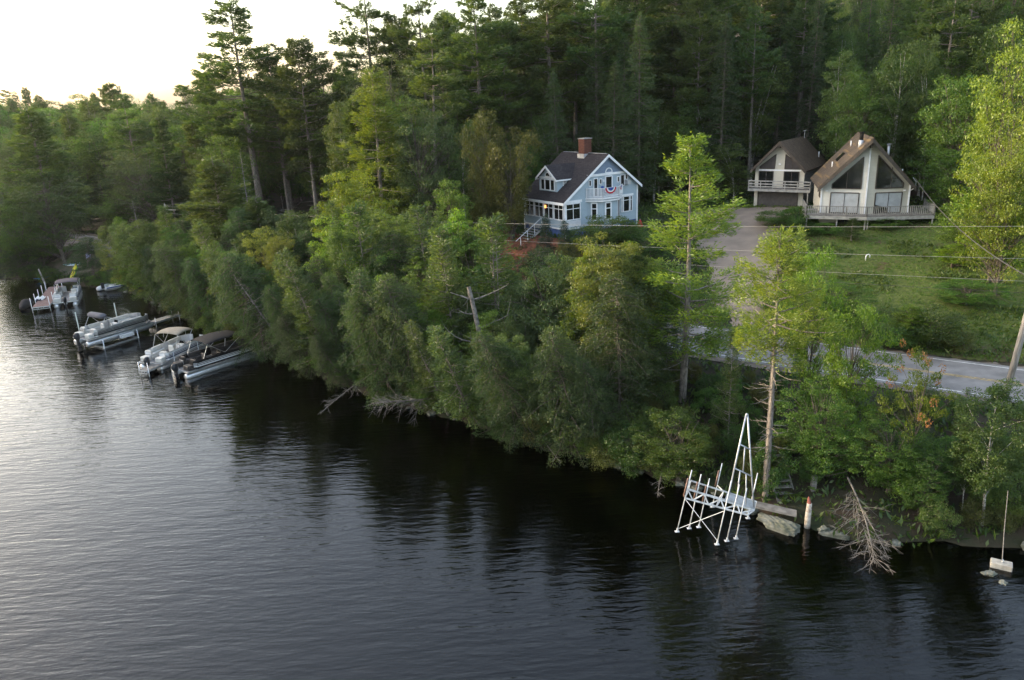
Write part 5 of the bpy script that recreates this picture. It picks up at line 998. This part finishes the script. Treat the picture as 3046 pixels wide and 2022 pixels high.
MARKS = [((60, 560), 'above the canoe on the left shore'), ((150, 620), 'around the reddish dock'), ((230, 590), 'round the dirt lot'), ((60, 330), 'at the left edge under the low skyline'), ((220, 300), 'below the small skyline pines at the left'), ((370, 300), 'left of the lone tall pine'), ((400, 470), 'behind the utility pole at the left'), ((540, 330), 'around the foot of the lone tall pine'), ((690, 330), 'right of the lone tall pine'), ((660, 520), 'beside the dirt yard'), ((850, 330), 'around the light green tiered pine'),
 ((1000, 330), 'left of the olive trees'), ((1120, 200), 'above the olive trees'), ((1350, 150), 'above the blue house chimney'), ((1330, 350), 'directly behind the blue house'), ((1560, 300), 'between the blue house and the garage chalet'), ((1600, 120), 'high in the dark gap between the houses'), ((1820, 200), 'behind the garage chalet'), ((1830, 80), 'high above the garage chalet'), ((2020, 180), 'behind the large chalet ridge'), ((2020, 60), 'at the top edge above the large chalet'), ((2200, 200), 'right of the large chalet'), ((2320, 350), 'at the right edge beside the lawn'), ((2250, 60), 'in the top right corner'),
 ((430, 720), 'behind the raised pontoon boat'), ((560, 760), 'by the bow of the black pontoon boat'), ((680, 800), 'between the black pontoon boat and the pale dead branches'), ((830, 850), 'left of the pale dead branches'), ((760, 650), 'high on the bank left of centre'), ((960, 900), 'around the pale dead branches'), ((980, 700), 'behind the pale dead branches'), ((1120, 920), 'around the drooping hemlock'), ((1120, 700), 'around the tall dead conifer'), ((1290, 950), 'below the dark oak'), ((1290, 680), 'below the blue house'), ((1420, 1000), 'near the small round tree at the water'), ((1450, 800), 'around the crooked-trunk oak'), ((1560, 1020), 'left of the white dock frame'), ((1600, 880), 'below the sunlit pine by the blue house'), ((1740, 1000), 'behind the white dock frame'), ((1720, 860), 'above the white dock frame by the road'), ((1830, 1100), 'around the flat lichened rock'), ((1900, 980), 'above the broken birch log'), ((1960, 1150), 'behind the fan of bare branches'), ((2060, 950), 'below the foot of the lawn, lake side'), ((2120, 1150), 'around the dipping maple'), ((2260, 1120), 'left of the white-stemmed birch'), ((2340, 1200), 'around the white-stemmed birch'), ((2280, 950), 'on the bank beside the utility pole')]
def where(x, y, z): v = vpix(x, y, z); return min(MARKS, key=lambda m: (m[0][0] - v[0]) ** 2 + 1.6 * (m[0][1] - v[1]) ** 2)[1]
def vpix(x, y, z):
    d = np.array([x, y, z - CH]); k = d @ _f; return ((1523 + FPX * (d @ _r) / k) / 1.2896, (1011 - FPX * (d @ _u) / k) / 1.2896) if k > 1 else (-9999, 0)
# ---- the trees one can tell apart
T_ = [
 ('pineA', 537, 8, 112, 290, 'tall open pine standing alone against the white sky left of centre'),
 ('pineC', 682, 92, 106, 165, 'pine with a thin ragged tip, next right of the lone tall pine on the skyline'),
 ('pineB', 835, -60, 108, 210, 'very tall pine with long limbs reaching left over the sky, tip beyond the top edge'),
 ('pineB', 962, -70, 104, 160, 'tall narrow pine with drooping twigs between the two widest skyline pines'),
 ('pineA', 1088, -20, 100, 240, 'broad tall pine just left of the last gap of sky'),
 ('pineA', 1262, -80, 106, 250, 'tall pine with a bare pale trunk rising behind the olive trees'),
 ('pineB', 1375, -110, 104, 190, 'tall pine whose grey trunk shows directly above the blue house chimney'),
 ('pineC', 1470, -110, 108, 190, 'tall pine with a thick straight grey trunk, up and right of the chimney'),
 ('pineL', 850, 160, 84, 250, 'large light green pine with stepped level tiers in the middle of the left half'),
 ('pineD', 490, 362, 80, 270, 'spreading grey-green pine left of the light green tiered pine, above the wooded point'),
 ('mapL', 800, 385, 76, 190, 'yellow-green maple directly under the light green tiered pine'),
 ('mapL', 782, 488, 66, 190, 'upright light green maple with several stems on the bank left of centre'),
 ('mapA', 872, 560, 60, 130, 'dull green maple behind the right side of the many-stemmed maple'),
 ('mapL', 352, 565, 85, 160, 'yellow-green maple leaning over the water behind the lifted pontoon boat'),
 ('hemB', 395, 620, 83, 150, 'dark hemlock on the point just right of the leaning yellow-green maple'),
 ('hemC', 200, 548, 97, 105, 'small flat-topped hemlock on the dirt lot by the shore'),
 ('mapA', 268, 432, 121, 95, 'slim grey-green tree beyond the road above the dirt lot'),
 ('deadA', 305, 458, 101, 75, 'bare brown conifer with a bent tip beside the road at the left'),
 ('deadA', 557, 345, 80, 80, 'bare grey dead conifer rising from the spreading grey-green pine'),
 ('deadA', 715, 380, 77, 70, 'thin bare dead conifer left of the yellow-green maple, by the dark gap'),
 ('deadB', 660, 470, 78, 110, 'leaning bare dead tree with pale brush-like twigs above the dirt yard'),
 ('pineD', 55, 245, 112, 250, 'big layered pine at the far left edge, under the skyline'),
 ('hemA', 140, 330, 126, 150, 'dark layered hemlock right of the big layered pine at the far left'),
 ('oakA', 105, 395, 104, 170, 'grey-green tree with a thick leaning trunk above the blue boat on the shore'),
 ('mapA', 18, 455, 101, 140, 'pale green tree leaning over the water at the far left edge'),
 ('darkT', 1112, 262, 80, 120, 'upright olive tree with spiky tips left of the blue house'),
 ('darkT', 1172, 300, 79, 150, 'rounded olive tree touching the left side of the blue house'),
 ('mapB', 1040, 420, 76, 110, 'dark tree between the olive trees and the light green tiered pine'),
 ('spruce', 1257, 498, 73, 48, 'dark blue-green spruce at the foot of the blue house steps'),
 ('spruce', 1303, 510, 72, 46, 'dark blue-green spruce in front of the blue house corner'),
 ('spruce', 1122, 578, 70, 60, 'small dark spruce at the edge of the mulch bed'),
 ('pineN', 1590, 328, 45, 340, 'sunlit yellow-green pine standing right of the blue house'),
 ('pineO', 1806, 533, 34, 250, 'sunlit pine with a long bare trunk rising beside the white metal dock frame'),
 ('pineS', 1692, 772, 40, 75, 'thin young pine with a tuft of foliage in front of the road'),
 ('mapM', 1888, 556, 40, 170, 'light green tree directly behind the right side of the bare-trunked pine'),
 ('mapM', 1985, 688, 37, 200, 'light green maple with a few rusty leaves at the foot of the lawn'),
 ('orangeT', 2130, 800, 33.5, 150, 'sparse maple with orange leaves on its outer twigs, in front of the road'),
 ('birN', 2322, 880, 31.6, 200, 'slender white-stemmed birch at the water near the right edge'),
 ('birN', 2250, 985, 32.5, 90, 'low leafy birch just left of the white-stemmed birch at the right'),
 ('mapN', 2070, 965, 34, 210, 'dense bright green maple hanging over the water right of the broken birch stump'),
 ('mapN', 1905, 880, 35.5, 200, 'green maple right of the bare pine trunk on the bank'),
 ('mapN', 2140, 1040, 32.6, 150, 'bright green leafy tree whose branches dip to the water left of the birch'),
 ('mapN', 1570, 935, 38, 215, 'wide bright green maple overhanging the water left of the dock frame'),
 ('mapN', 1375, 985, 40.6, 130, 'small round green tree at the water, left of the wide overhanging maple'),
 ('oakN', 1400, 540, 46, 240, 'oak with a crooked pale trunk and yellowish top in front of the blue house'),
 ('oakN', 1500, 590, 48, 160, 'oak crown filling the gap below the blue house shrubs'),
 ('oakD', 1300, 790, 43.5, 240, 'dark grey-green oak low on the bank below the crooked-trunk oak'),
 ('hemC', 1190, 930, 43.2, 210, 'dark hemlock with drooping branches touching the water near the middle'),
 ('hemC', 1270, 960, 42.6, 140, 'low hemlock right beside the drooping water-touching hemlock'),
 ('birB', 1240, 590, 56, 130, 'thin-stemmed green tree between the dead conifer and the oak'),
 ('birB', 1190, 620, 54, 100, 'narrow green tree right behind the tall dead conifer'),
 ('deadA', 1137, 548, 51, 105, 'tall bare dead conifer in the middle of the shoreline trees'),
 ('pineD', 1082, 530, 58, 125, 'pointed dark pine left of the tall dead conifer'),
 ('pineS', 990, 560, 62, 90, 'small pointed conifer left of the pointed dark pine'),
 ('oakA', 970, 470, 66, 130, 'pointed bushy green tree behind the small conifer, above mid-shore'),
 ('mapM', 985, 690, 51, 160, 'bright green maple low on the bank left of the dead snag'),
 ('mapN', 1010, 850, 47.6, 170, 'bright green maple above the water left of the hemlocks'),
 ('mapN', 920, 900, 50.5, 120, 'green tree at the water beside the pale dead branches'),
 ('hemC', 640, 640, 69, 190, 'dark hemlock spreading over the water beside the black pontoon boat'),
 ('hemC', 700, 770, 62, 180, 'drooping hemlock at the water, below the spreading one'),
 ('mapN', 790, 790, 57, 150, 'leafy tree with yellowish flecks leaning to the water left of centre'),
 ('mapA', 850, 690, 58, 150, 'dull green tree behind the leaning yellow-flecked tree'),
 ('hemB', 600, 600, 76, 150, 'hemlock at the edge of the point behind the black pontoon boat'),
 ('mapA', 1990, 135, 88, 120, 'tall yellow-topped tree behind the ridge of the large chalet'),
 ('birA', 1952, 92, 92, 110, 'birch with a pale top behind the left roof of the large chalet'),
 ('birA', 2055, 120, 92, 120, 'twin-stemmed birch behind the flue of the large chalet'),
 ('birA', 2150, 190, 88, 140, 'green birch with a thin white stem right of the large chalet'),
 ('birB', 1745, 135, 104, 150, 'birch with a white stem behind the small garage chalet'),
 ('birB', 1640, 210, 100, 130, 'birch with a bent white stem up and left of the garage chalet'),
 ('birB', 1700, 330, 96, 110, 'low birch left of the garage chalet roof'),
 ('birL', 2355, 50, 62, 210, 'very bright yellow-green tree filling the top right corner'),
 ('mapA', 2235, 150, 78, 170, 'mid green tree left of the very bright tree in the top right corner'),
 ('mapL', 2325, 370, 58, 190, 'bright leafy tree beside the lawn at the right edge'),
 ('mapA', 2215, 330, 74, 160, 'green tree between the large chalet deck and the bright trees'),
 ('hemA', 2300, 150, 76, 120, 'dark hemlock behind the bright trees at the right edge'),
 ('mapA', 2245, 430, 64, 130, 'mid green tree at the right side of the lawn below the bright trees'),
 ('birL', 2365, 250, 56, 170, 'bright tree with a pale leaning stem at the right edge'),
 ('pineC', 622, 135, 112, 150, 'pine in the gap right of the lone tall pine'),
 ('pineB', 742, 120, 112, 150, 'pine with a bushy tip between the ragged-tipped pine and the very tall pine'),
 ('pineC', 905, 40, 110, 150, 'dense pine filling the sky between the two widest skyline pines'),
 ('pineA', 1025, 30, 108, 170, 'pine behind the broad tall pine near the last gap of sky'),
 ('pineC', 1155, 50, 104, 170, 'pine standing in the last gap of sky'),
 ('pineB', 1205, -10, 110, 180, 'tall pine just right of the last gap of sky'),
 ('pineA', 1320, -60, 110, 200, 'tall pine left of the grey-trunked pine above the chimney'),
 ('pineC', 1560, -90, 112, 200, 'tall dark pine above the dark gap right of the blue house'),
 ('pineA', 1650, -100, 112, 210, 'tall dark pine above the birches left of the garage chalet'),
 ('pineC', 1760, -90, 116, 200, 'tall dark pine above the garage chalet roof'),
 ('pineA', 1870, -80, 112, 200, 'tall dark pine between and above the two chalets'),
 ('pineB', 2210, -60, 92, 170, 'pine with a thick grey trunk at the top edge left of the bright corner tree'),
 ('pineD', 590, 452, 77, 190, 'layered grey-green pine on the bank right of the yellow-green leaning maple'),
 ('hemA', 668, 540, 70, 150, 'pointed hemlock on the bank behind the black pontoon boat'),
 ('pineK', 735, 570, 66, 120, 'pointed pine on the bank left of the many-stemmed maple'),
 ('hemA', 925, 500, 64, 150, 'tall pointed hemlock on the bank below the olive trees'),
 ('pineD', 1035, 560, 58, 150, 'layered pine on the bank right of the tall pointed hemlock'),
 ('hemB', 400, 545, 97, 120, 'hemlock hiding the foot of the left utility pole'),
 ('pineK', 1470, 640, 47, 120, 'dark pointed pine between the oaks and the sunlit pine'),
 ('shrA', 1348, 528, 73, 110, 'dark rounded shrub in front of the blue house bay'),
 ('shrA', 1400, 503, 74, 130, 'largest dark shrub in front of the blue house door'),
 ('shrB', 1452, 512, 75, 110, 'dark shrub at the right corner of the blue house'),
 ('shrC', 1310, 548, 71, 70, 'low shrub below the blue foundation of the blue house'),
 ('spruce', 1545, 512, 78, 50, 'small dark conifer between the blue house and the driveway'),
 ('shrA', 1500, 540, 72, 120, 'wide low shrub left of the sunlit pine by the mulch bed'),
 ('shrA', 1800, 488, 79, 110, 'green mound of shrubs left of the large chalet deck'),
 ('shrB', 1840, 480, 77, 90, 'leafy shrub at the left end of the large chalet deck'),
 ('shrA', 1845, 520, 75.5, 110, 'spreading shrub below the left corner of the large chalet deck'),
 ('shrB', 1905, 535, 74, 90, 'low shrub under the front of the large chalet deck'),
 ('pineS', 1968, 505, 71, 55, 'young pine standing in front of the large chalet deck'),
 ('shrB', 2040, 538, 73, 90, 'low weeds shrub under the right half of the large chalet deck'),
 ('shrA', 2150, 520, 75, 110, 'shrub right of the large chalet deck'),
 ('mapK', 2200, 560, 62, 120, 'small leafy tree at the right edge of the lawn'),
 ('mapN', 2235, 640, 55, 150, 'green sapling thicket at the lower right corner of the lawn'),
 ('shrA', 2150, 715, 49, 150, 'tall shrub at the foot of the lawn beside the road'),
 ('mapK', 2100, 700, 50, 130, 'light green sapling at the foot of the lawn'),
 ('shrA', 2060, 740, 50, 140, 'dense shrub at the foot of the lawn right of the maple'),
 ('shrC', 2200, 760, 47.5, 120, 'olive shrub by the road below the lawn'),
 ('shrA', 1880, 690, 53, 150, 'shrub beside the driveway mouth'),
 ('mapN', 1940, 640, 56, 150, 'green tree on the lawn behind the light green maple'),
 ('shrB', 1800, 700, 53.5, 110, 'low green shrub at the driveway mouth'),
 ('oakK', 1330, 575, 52, 170, 'yellowish oak sapling in front of the blue house foundation'),
 ('mapK', 1440, 560, 56, 150, 'leafy tree right of the crooked-trunk oak'),
 ('hemB', 1540, 620, 50, 130, 'dark hemlock left of the sunlit pine trunk'),
 ('oakA', 20, 430, 112, 190, 'grey-green leafy tree at the left edge above the water'),
 ('mapA', 75, 500, 106, 150, 'leafy tree above the canoe on the left shore'),
 ('hemB', 45, 560, 103, 120, 'dark low hemlock at the left edge beside the water'),
 ('mapB', 160, 460, 124, 130, 'leafy tree beyond the road above the dock'),
 ('hemA', 230, 400, 127, 130, 'dark hemlock above the bend of the road at the left'),
 ('mapA', 330, 440, 119, 140, 'leafy tree behind the utility pole at the left'),
 ('hemA', 400, 400, 118, 150, 'dark hemlock right of the utility pole at the left'),
 ('shrA', 75, 612, 96, 60, 'bush at the water left of the reddish dock'),
 ('shrA', 105, 622, 94.5, 55, 'leafy bush at the shore end of the reddish dock'),
 ('shrB', 232, 628, 95, 60, 'low bush on the shore behind the little motorboat'),
 ('shrA', 300, 620, 93, 70, 'bush at the shore right of the little motorboat'),
 ('hemC', 560, 690, 71, 130, 'hemlock drooping over the bow of the black pontoon boat'),
 ('pineK', 905, 560, 63, 110, 'dark young pine behind the leaning yellow-flecked tree'),
 ('mapK', 870, 640, 56, 130, 'light green conical tree in front of the dark young pine'),
 ('deadA', 1788, 690, 35.5, 60, 'thin bare dead conifer behind the long bare pine trunk'),
]
PROTO['orangeT'] = decid('maple', 8, 2.6, .42, 10, 55, 95, .12, M['maple_light'], M['bark'], 61, 1, .13, wob=.05, cl=(.45, .8)); KIND['orangeT'] = 'maple_tree'
for k, vx, vy, Y, wv, lab in T_: r = place(k, vx, vy, Y, wv, lab)
# the orange outer leaves of the turning maple
ot = [o for o in COL.objects if o.get('label', '').startswith('sparse maple with orange')][0]
lv = Leaves(); rg = np.random.default_rng(5)
for _ in range(11):
    a = rg.uniform(0, 6.28); q = rg.uniform(.5, 1.0); c = np.array([math.cos(a) * 2.5 * q, math.sin(a) * 2.5 * q, rg.uniform(4.2, 8.0) if q > .75 else rg.uniform(6, 8.1)]); clump(lv, c, .34, .7, 42, .13, rg)
link('orange_sprays', lv.mesh('orange_sprays', M['orange']), ot)

# ---- forest fill
def s_of(x, y): h, s, ds, lk = H_analytic([x], [y]); return float(s[0]), float(ds[0]), bool(lk[0])
def clear(x, y, pad=1.5):
    for c in (DRIVE, LAWN, LOT, YARD, BEACH):
        if pip(x, y, c): return False
    for (cx, cy_, r) in ((5.9 + 2, 76.4 + 6, 10.5), (37.3, 79, 8.2), (35.5, 91.5, 7.0), (42, 76, 7.5)):
        if math.hypot(x - cx, y - cy_) < r + pad: return False
    return True
def vpix(x, y, z):
    d = np.array([x, y, z - CH]); k = d @ _f; return ((1523 + FPX * (d @ _r) / k) / 1.2896, (1011 - FPX * (d @ _u) / k) / 1.2896) if k > 1 else (-9999, 0)
KEYS = [(vx, vy, Y, wv, vpix(*at_y(vx, vy, Y)[:2], Tz(*at_y(vx, vy, Y)[:2]))[1]) for k, vx, vy, Y, wv, lab in T_ if k in ('pineL', 'mapL') or k == 'pineA' and vx < 600]
pts = []
def far_enough(x, y, r): return all((x - a) ** 2 + (y - b) ** 2 > r * r for a, b in pts)
rf = random.Random(3); cnt = 0
cand = []
for it in range(42000):
    Y = rf.uniform(48, 240) if it % 3 == 0 else rf.uniform(48, 150); cand.append((rf.uniform(-.80 * Y, .80 * Y), Y))
cand = np.array(cand); _h, cS, cD, cL = H_analytic(cand[:, 0], cand[:, 1])
for X, Y, s, lk in zip(cand[:, 0].tolist(), cand[:, 1].tolist(), cS.tolist(), cL.tolist()):
    if lk or s < 6.0: continue
    vx, _ = vpix(X, Y, 15)
    if not (-60 < vx < 2440): continue
    if vx < 330 and s < 9: continue
    depth = s
    if vx < 900: lim, sp = 150, 4.6 + max(0, depth - 30) * .03
    else: lim, sp = 128, 3.5 + max(0, depth - 46) * .045
    if depth > lim or not clear(X, Y) or not far_enough(X, Y, sp): continue
    if any(math.hypot(X - a, Y - b) < max(1.2, r * .55) for a, b, r in OCC): continue
    # keep the photo's openings free: views on the houses, lawn, drive, the road at the left
    gz = Tz(X, Y); front = False
    for (x0, x1, yb, Yb) in ((1235, 1480, 560, 74), (1725, 1900, 475, 88), (1850, 2150, 530, 76), (1500, 2190, 760, 92)):
        v0 = vpix(X, Y, gz)
        if x0 - 25 < v0[0] < x1 + 25 and Y < Yb + 5 and s < 44: front = True
    if front: continue
    pts.append((X, Y)); q = rf.random()
    if vx < 1000:
        Hh = rf.uniform(15, 21) if vx < 460 else rf.uniform(16, 22)
        if q < .24: k, H, R, lab, g = rf.choice(['hemA', 'pineD']), Hh, rf.uniform(3.6, 5.2), 'grey-green conifer in the forest beyond the road, left of the tiered pine', 'conifers of the left forest'
        elif q < .36: k, H, R, lab, g = rf.choice(['pineC', 'pineB']), Hh + 2, rf.uniform(4, 5.2), 'tall pine in the forest beyond the road, left of the tiered pine', 'pines of the left forest'
        elif q < .85: k, H, R, lab, g = rf.choice(['mapA', 'oakA', 'mapB']), Hh - 2, rf.uniform(4.0, 6.0), 'leafy green tree in the forest beyond the road, left of the tiered pine', 'leafy trees of the left forest'
        else: k, H, R, lab, g = 'birA', Hh - 2, rf.uniform(2.4, 3.2), 'slim birch in the forest beyond the road, left of the tiered pine', 'birches of the left forest'
    elif vx < 1850:
        edge = depth < 44
        if edge and q < .55: k, H, R, lab, g = rf.choice(['birB', 'mapB', 'hemB']), rf.uniform(8, 12), rf.uniform(2.4, 3.4), 'low dark tree along the forest edge behind the houses', 'low trees of the middle forest edge'
        elif q < .45: k, H, R, lab, g = rf.choice(['pineA', 'pineB', 'pineC']), rf.uniform(21, 27), rf.uniform(3.2, 4.6), 'tall dark pine in the forest behind the blue house', 'tall pines of the middle forest'
        elif q < .85: k, H, R, lab, g = 'hemA', rf.uniform(15, 23), rf.uniform(2.8, 4.0), 'dark hemlock in the forest behind the blue house', 'hemlocks of the middle forest'
        else: k, H, R, lab, g = rf.choice(['mapB', 'oakA']), rf.uniform(12, 17), rf.uniform(3, 4.2), 'dark leafy tree in the forest behind the blue house', 'leafy trees of the middle forest'
    else:
        if q < .35: k, H, R, lab, g = rf.choice(['birA', 'birB']), rf.uniform(13, 18), rf.uniform(2.4, 3.4), 'green birch in the wooded slope behind the large chalet', 'birches of the right slope'
        elif q < .65: k, H, R, lab, g = rf.choice(['mapA', 'mapB']), rf.uniform(13, 18), rf.uniform(3.2, 4.6), 'leafy green tree in the wooded slope behind the large chalet', 'leafy trees of the right slope'
        elif q < .85: k, H, R, lab, g = 'hemA', rf.uniform(17, 24), rf.uniform(3, 4), 'dark hemlock in the wooded slope behind the large chalet', 'hemlocks of the right slope'
        else: k, H, R, lab, g = rf.choice(['pineA', 'pineC']), rf.uniform(20, 26), rf.uniform(3.2, 4.4), 'tall pine in the wooded slope behind the large chalet', 'pines of the right slope'
    tv = vpix(X, Y, gz + H)
    if any(Y < kY - 1 and abs(tv[0] - kx) < .42 * kw and tv[1] < ky_ + .55 * (kb - ky_) for kx, ky_, kY, kw, kb in KEYS): cnt -= 0; pts.pop(); continue
    wh = where(X, Y, Tz(X, Y) + H * .75); kn = {'pine': 'pine', 'hemA': 'dark hemlock', 'hemB': 'dark hemlock', 'hemC': 'dark hemlock', 'mapA': 'leafy green tree', 'mapB': 'narrow leafy tree', 'oakA': 'broad dull green tree', 'birA': 'slim birch', 'birB': 'twin-stemmed birch'}; kn = kn.get(k, 'pine'); sz_ = 'short ' if H < 12 else ('tall ' if H > 19 else ''); lab = sz_ + kn + ' ' + wh; g = kn.replace('birch', 'birche') + 's ' + wh
    grow(k, X, Y, H, R, lab, g, rz=rf.uniform(0, 6.28), lean=(rf.gauss(0, .02), rf.gauss(0, .02))); cnt += 1
print('forest', cnt)

# ---- the wooded west shore across the cove, whose treetops hold back the low evening sun
w0 = 0
for xx in np.arange(-112, -158, -6.5):
    for yy in np.arange(-10, 150, 6.0):
        x, y = xx + rf.uniform(-2, 2), yy + rf.uniform(-2, 2); s, ds, lk = s_of(x, y)
        if lk or abs(s) < 5 or vpix(x, y, 20)[0] > -80: continue
        grow(rf.choice(['pineC', 'mapA', 'hemA', 'oakA']), x, y, rf.uniform(20, 25), rf.uniform(4.5, 6), 'tree of the wooded west shore across the cove, left of the picture', 'trees of the west shore', rz=rf.uniform(0, 6.28)); w0 += 1
print('west', w0)

# ---- shoreline thicket between water and road
cs = 0; pts2 = []
cc = []
for it in range(16000):
    j = rf.randrange(4, len(SHORE) - 9); a, b = SHORE[j], SHORE[j + 1]; p = a + (b - a) * rf.random(); d = (b - a) / np.hypot(*(b - a)); nrm = np.array([d[1], -d[0]]); cc.append(p + nrm * rf.uniform(.0, 10.5))
cc = np.array(cc); _h, cS, cD, cL = H_analytic(cc[:, 0], cc[:, 1])
for x, y, s, ds, lk in zip(cc[:, 0].tolist(), cc[:, 1].tolist(), cS.tolist(), cD.tolist(), cL.tolist()):
    if lk or s > -5.0 or ds < .1: continue
    v = vpix(x, y, Tz(x, y))
    if v[0] < 345 or v[0] > 2420: continue
    if any((x - a_) ** 2 + (y - b_) ** 2 < (1.15 + .35 * (ds > 3)) ** 2 for a_, b_ in pts2): continue
    if 1560 < v[0] < 1885 and ds < 1.6: continue           # the dock frame and rock
    if 1790 < v[0] < 1835 and y < 34.5: continue
    if 1820 < v[0] < 2000 and ds < 1.3: continue           # log and fallen branches
    pts2.append((x, y)); q = rf.random(); openv = 1480 < v[0]        # the road shows through here: keep it low
    if openv and ds > 5: k, H = rf.choice(['shrA', 'shrC', 'shrB']), rf.uniform(.8, 1.5)
    elif openv: k, H = rf.choice(['shrA', 'shrB', 'shrC', 'shrA']), rf.uniform(1.2, 2.6)
    elif q < .45: k, H = rf.choice(['shrA', 'shrB', 'shrC']), rf.uniform(1.6, 3.2)
    elif q < .64: k, H = 'hemC', rf.uniform(4, 9)
    elif q < .80: k, H = rf.choice(['mapN', 'oakD', 'mapK', 'oakK']), rf.uniform(5, 8.5)
    elif q < .96: k, H = rf.choice(['pineS', 'pineK', 'birN']), rf.uniform(6, 10)
    else: k, H = 'deadA', rf.uniform(6, 9)
    if not openv and not k.startswith('shr'): H *= 1.45 if ds > 4 else 1.15
    R = H * rf.uniform(.5, .72) if k.startswith('shr') else H * (rf.uniform(.24, .34) if k not in ('pineS', 'pineK', 'birN', 'deadA') else rf.uniform(.18, .24))
    cap_ = 565 if 1180 < v[0] < 1500 else 700 if 1085 < v[0] <= 1180 and y < 51 else 470      # keep the house and the dead trees in sight
    while H > 1.5 and vpix(x, y, Tz(x, y) + H)[1] < cap_: H *= .9
    if 1830 < v[0] < 2060 and ds < 3.4 and (v[0] > 1900 or not k.startswith('shr')): continue
    # lean out over the water near its edge
    dv = SHORE[:-1] - np.array([x, y]); jj = int(np.argmin(np.hypot(dv[:, 0], dv[:, 1]))); dd_ = SHORE[jj + 1] - SHORE[jj]; dd_ = dd_ / np.hypot(*dd_); la = rf.uniform(.15, .5) if ds < 2.2 else rf.uniform(0, .1); lv_ = (-dd_[1] * la, dd_[0] * la) 
    nm = 'low leafy shrub' if k.startswith('shr') else ('small tree')
    if k.startswith('shr') and rf.random() < .18: k = 'shrC'
    kn = {'shrA': 'dark green shrub', 'shrB': 'fresh green shrub', 'shrC': 'olive shrub', 'hemC': 'drooping hemlock', 'mapN': 'bright green young tree', 'oakD': 'grey-green young oak', 'mapK': 'light green sapling', 'oakK': 'yellowish young oak', 'pineS': 'young pine', 'pineK': 'pointed young pine', 'birN': 'small birch', 'deadA': 'bare dead sapling'}[k]; wh = where(x, y, Tz(x, y) + H * .6); lab = ('low ' if H < 1.6 else 'tall ' if H > 8 else '') + kn + ' ' + wh
    grow(k, x, y, H, R, lab, kn.replace('birch', 'birche') + 's ' + wh, rz=rf.uniform(0, 6.28), lean=lv_); cs += 1
print('thicket', cs)

# ------------------------------------------------------------------ ground growth nobody could count
def scatter(name, pts, size, m, rng, per=7, up=1.2):
    lv = Leaves()
    for x, y in pts:
        z = Tz(x, y); n = per; d = rdir(n, rng) + np.array([0, 0, up]); s = size * rng.uniform(.5, 1.5)
        lv.add(np.array([x, y, z + s * .4]) + rng.normal(size=(n, 3)) * np.array([s * .5, s * .5, s * .15]), d, rdir(n, rng), s * rng.uniform(.5, 1.1, n), s * .28)
    return tag(link(name, lv.mesh(name, m)), kind='stuff')
rg = np.random.default_rng(99)
def sample(poly, n, grow_=0.0):
    xs = [p[0] for p in poly]; ys = [p[1] for p in poly]; out = []
    while len(out) < n:
        x, y = rg.uniform(min(xs) - grow_, max(xs) + grow_), rg.uniform(min(ys) - grow_, max(ys) + grow_)
        if pip(x, y, poly): out.append((x, y))
    return out
scatter('lawn_grass_tufts', sample(LAWN, 16000), .16, M['grass'], rg, 6)
scatter('lawn_weeds', [p for p in sample(LAWN, 7000) if math.sin(p[0] * .9) + math.sin(p[1] * .8 + p[0] * .3) > .5 or p[1] < 54], .34, M['shrub'], rg, 7, .8)
edge = []
P_ = np.stack([rg.uniform(-75, 62, 60000), rg.uniform(24, 125, 60000)], 1); _h, eS, eD, eL = H_analytic(P_[:, 0], P_[:, 1])
for (x, y), s, d, lk in zip(P_.tolist(), eS.tolist(), eD.tolist(), eL.tolist()):
    if lk or -4.4 < s < 4.6 or s > 46: continue
    if any(pip(x, y, c) for c in (DRIVE, LAWN, LOT, YARD)) or (pip(x, y, BEACH) and rg.random() < .6): continue
    edge.append((x, y))
scatter('ground_cover', edge[:26000], .42, M['shrub'], rg, 7, .9)
scatter('drive_edge_weeds', [(x + rg.normal() * .5, y + rg.normal() * .5) for a, b in zip(DRIVE, DRIVE[1:] + DRIVE[:1]) for x, y in [(a[0] + (b[0] - a[0]) * t, a[1] + (b[1] - a[1]) * t) for t in rg.uniform(0, 1, 60)]], .3, M['grass'], rg, 7)

# ------------------------------------------------------------------ air
hz_m, hn, hl, ho = nt('haze'); pv = hn.new('ShaderNodeVolumePrincipled'); pv.inputs['Density'].default_value = .00007; pv.inputs['Anisotropy'].default_value = .6; pv.inputs['Color'].default_value = (.85, .92, 1, 1); hl.new(pv.outputs[0], ho.inputs['Volume'])
hb = MB().box(-1650, -1650, -6, 1650, 1650, 75).build('haze', hz_m); tag(hb, kind='stuff')
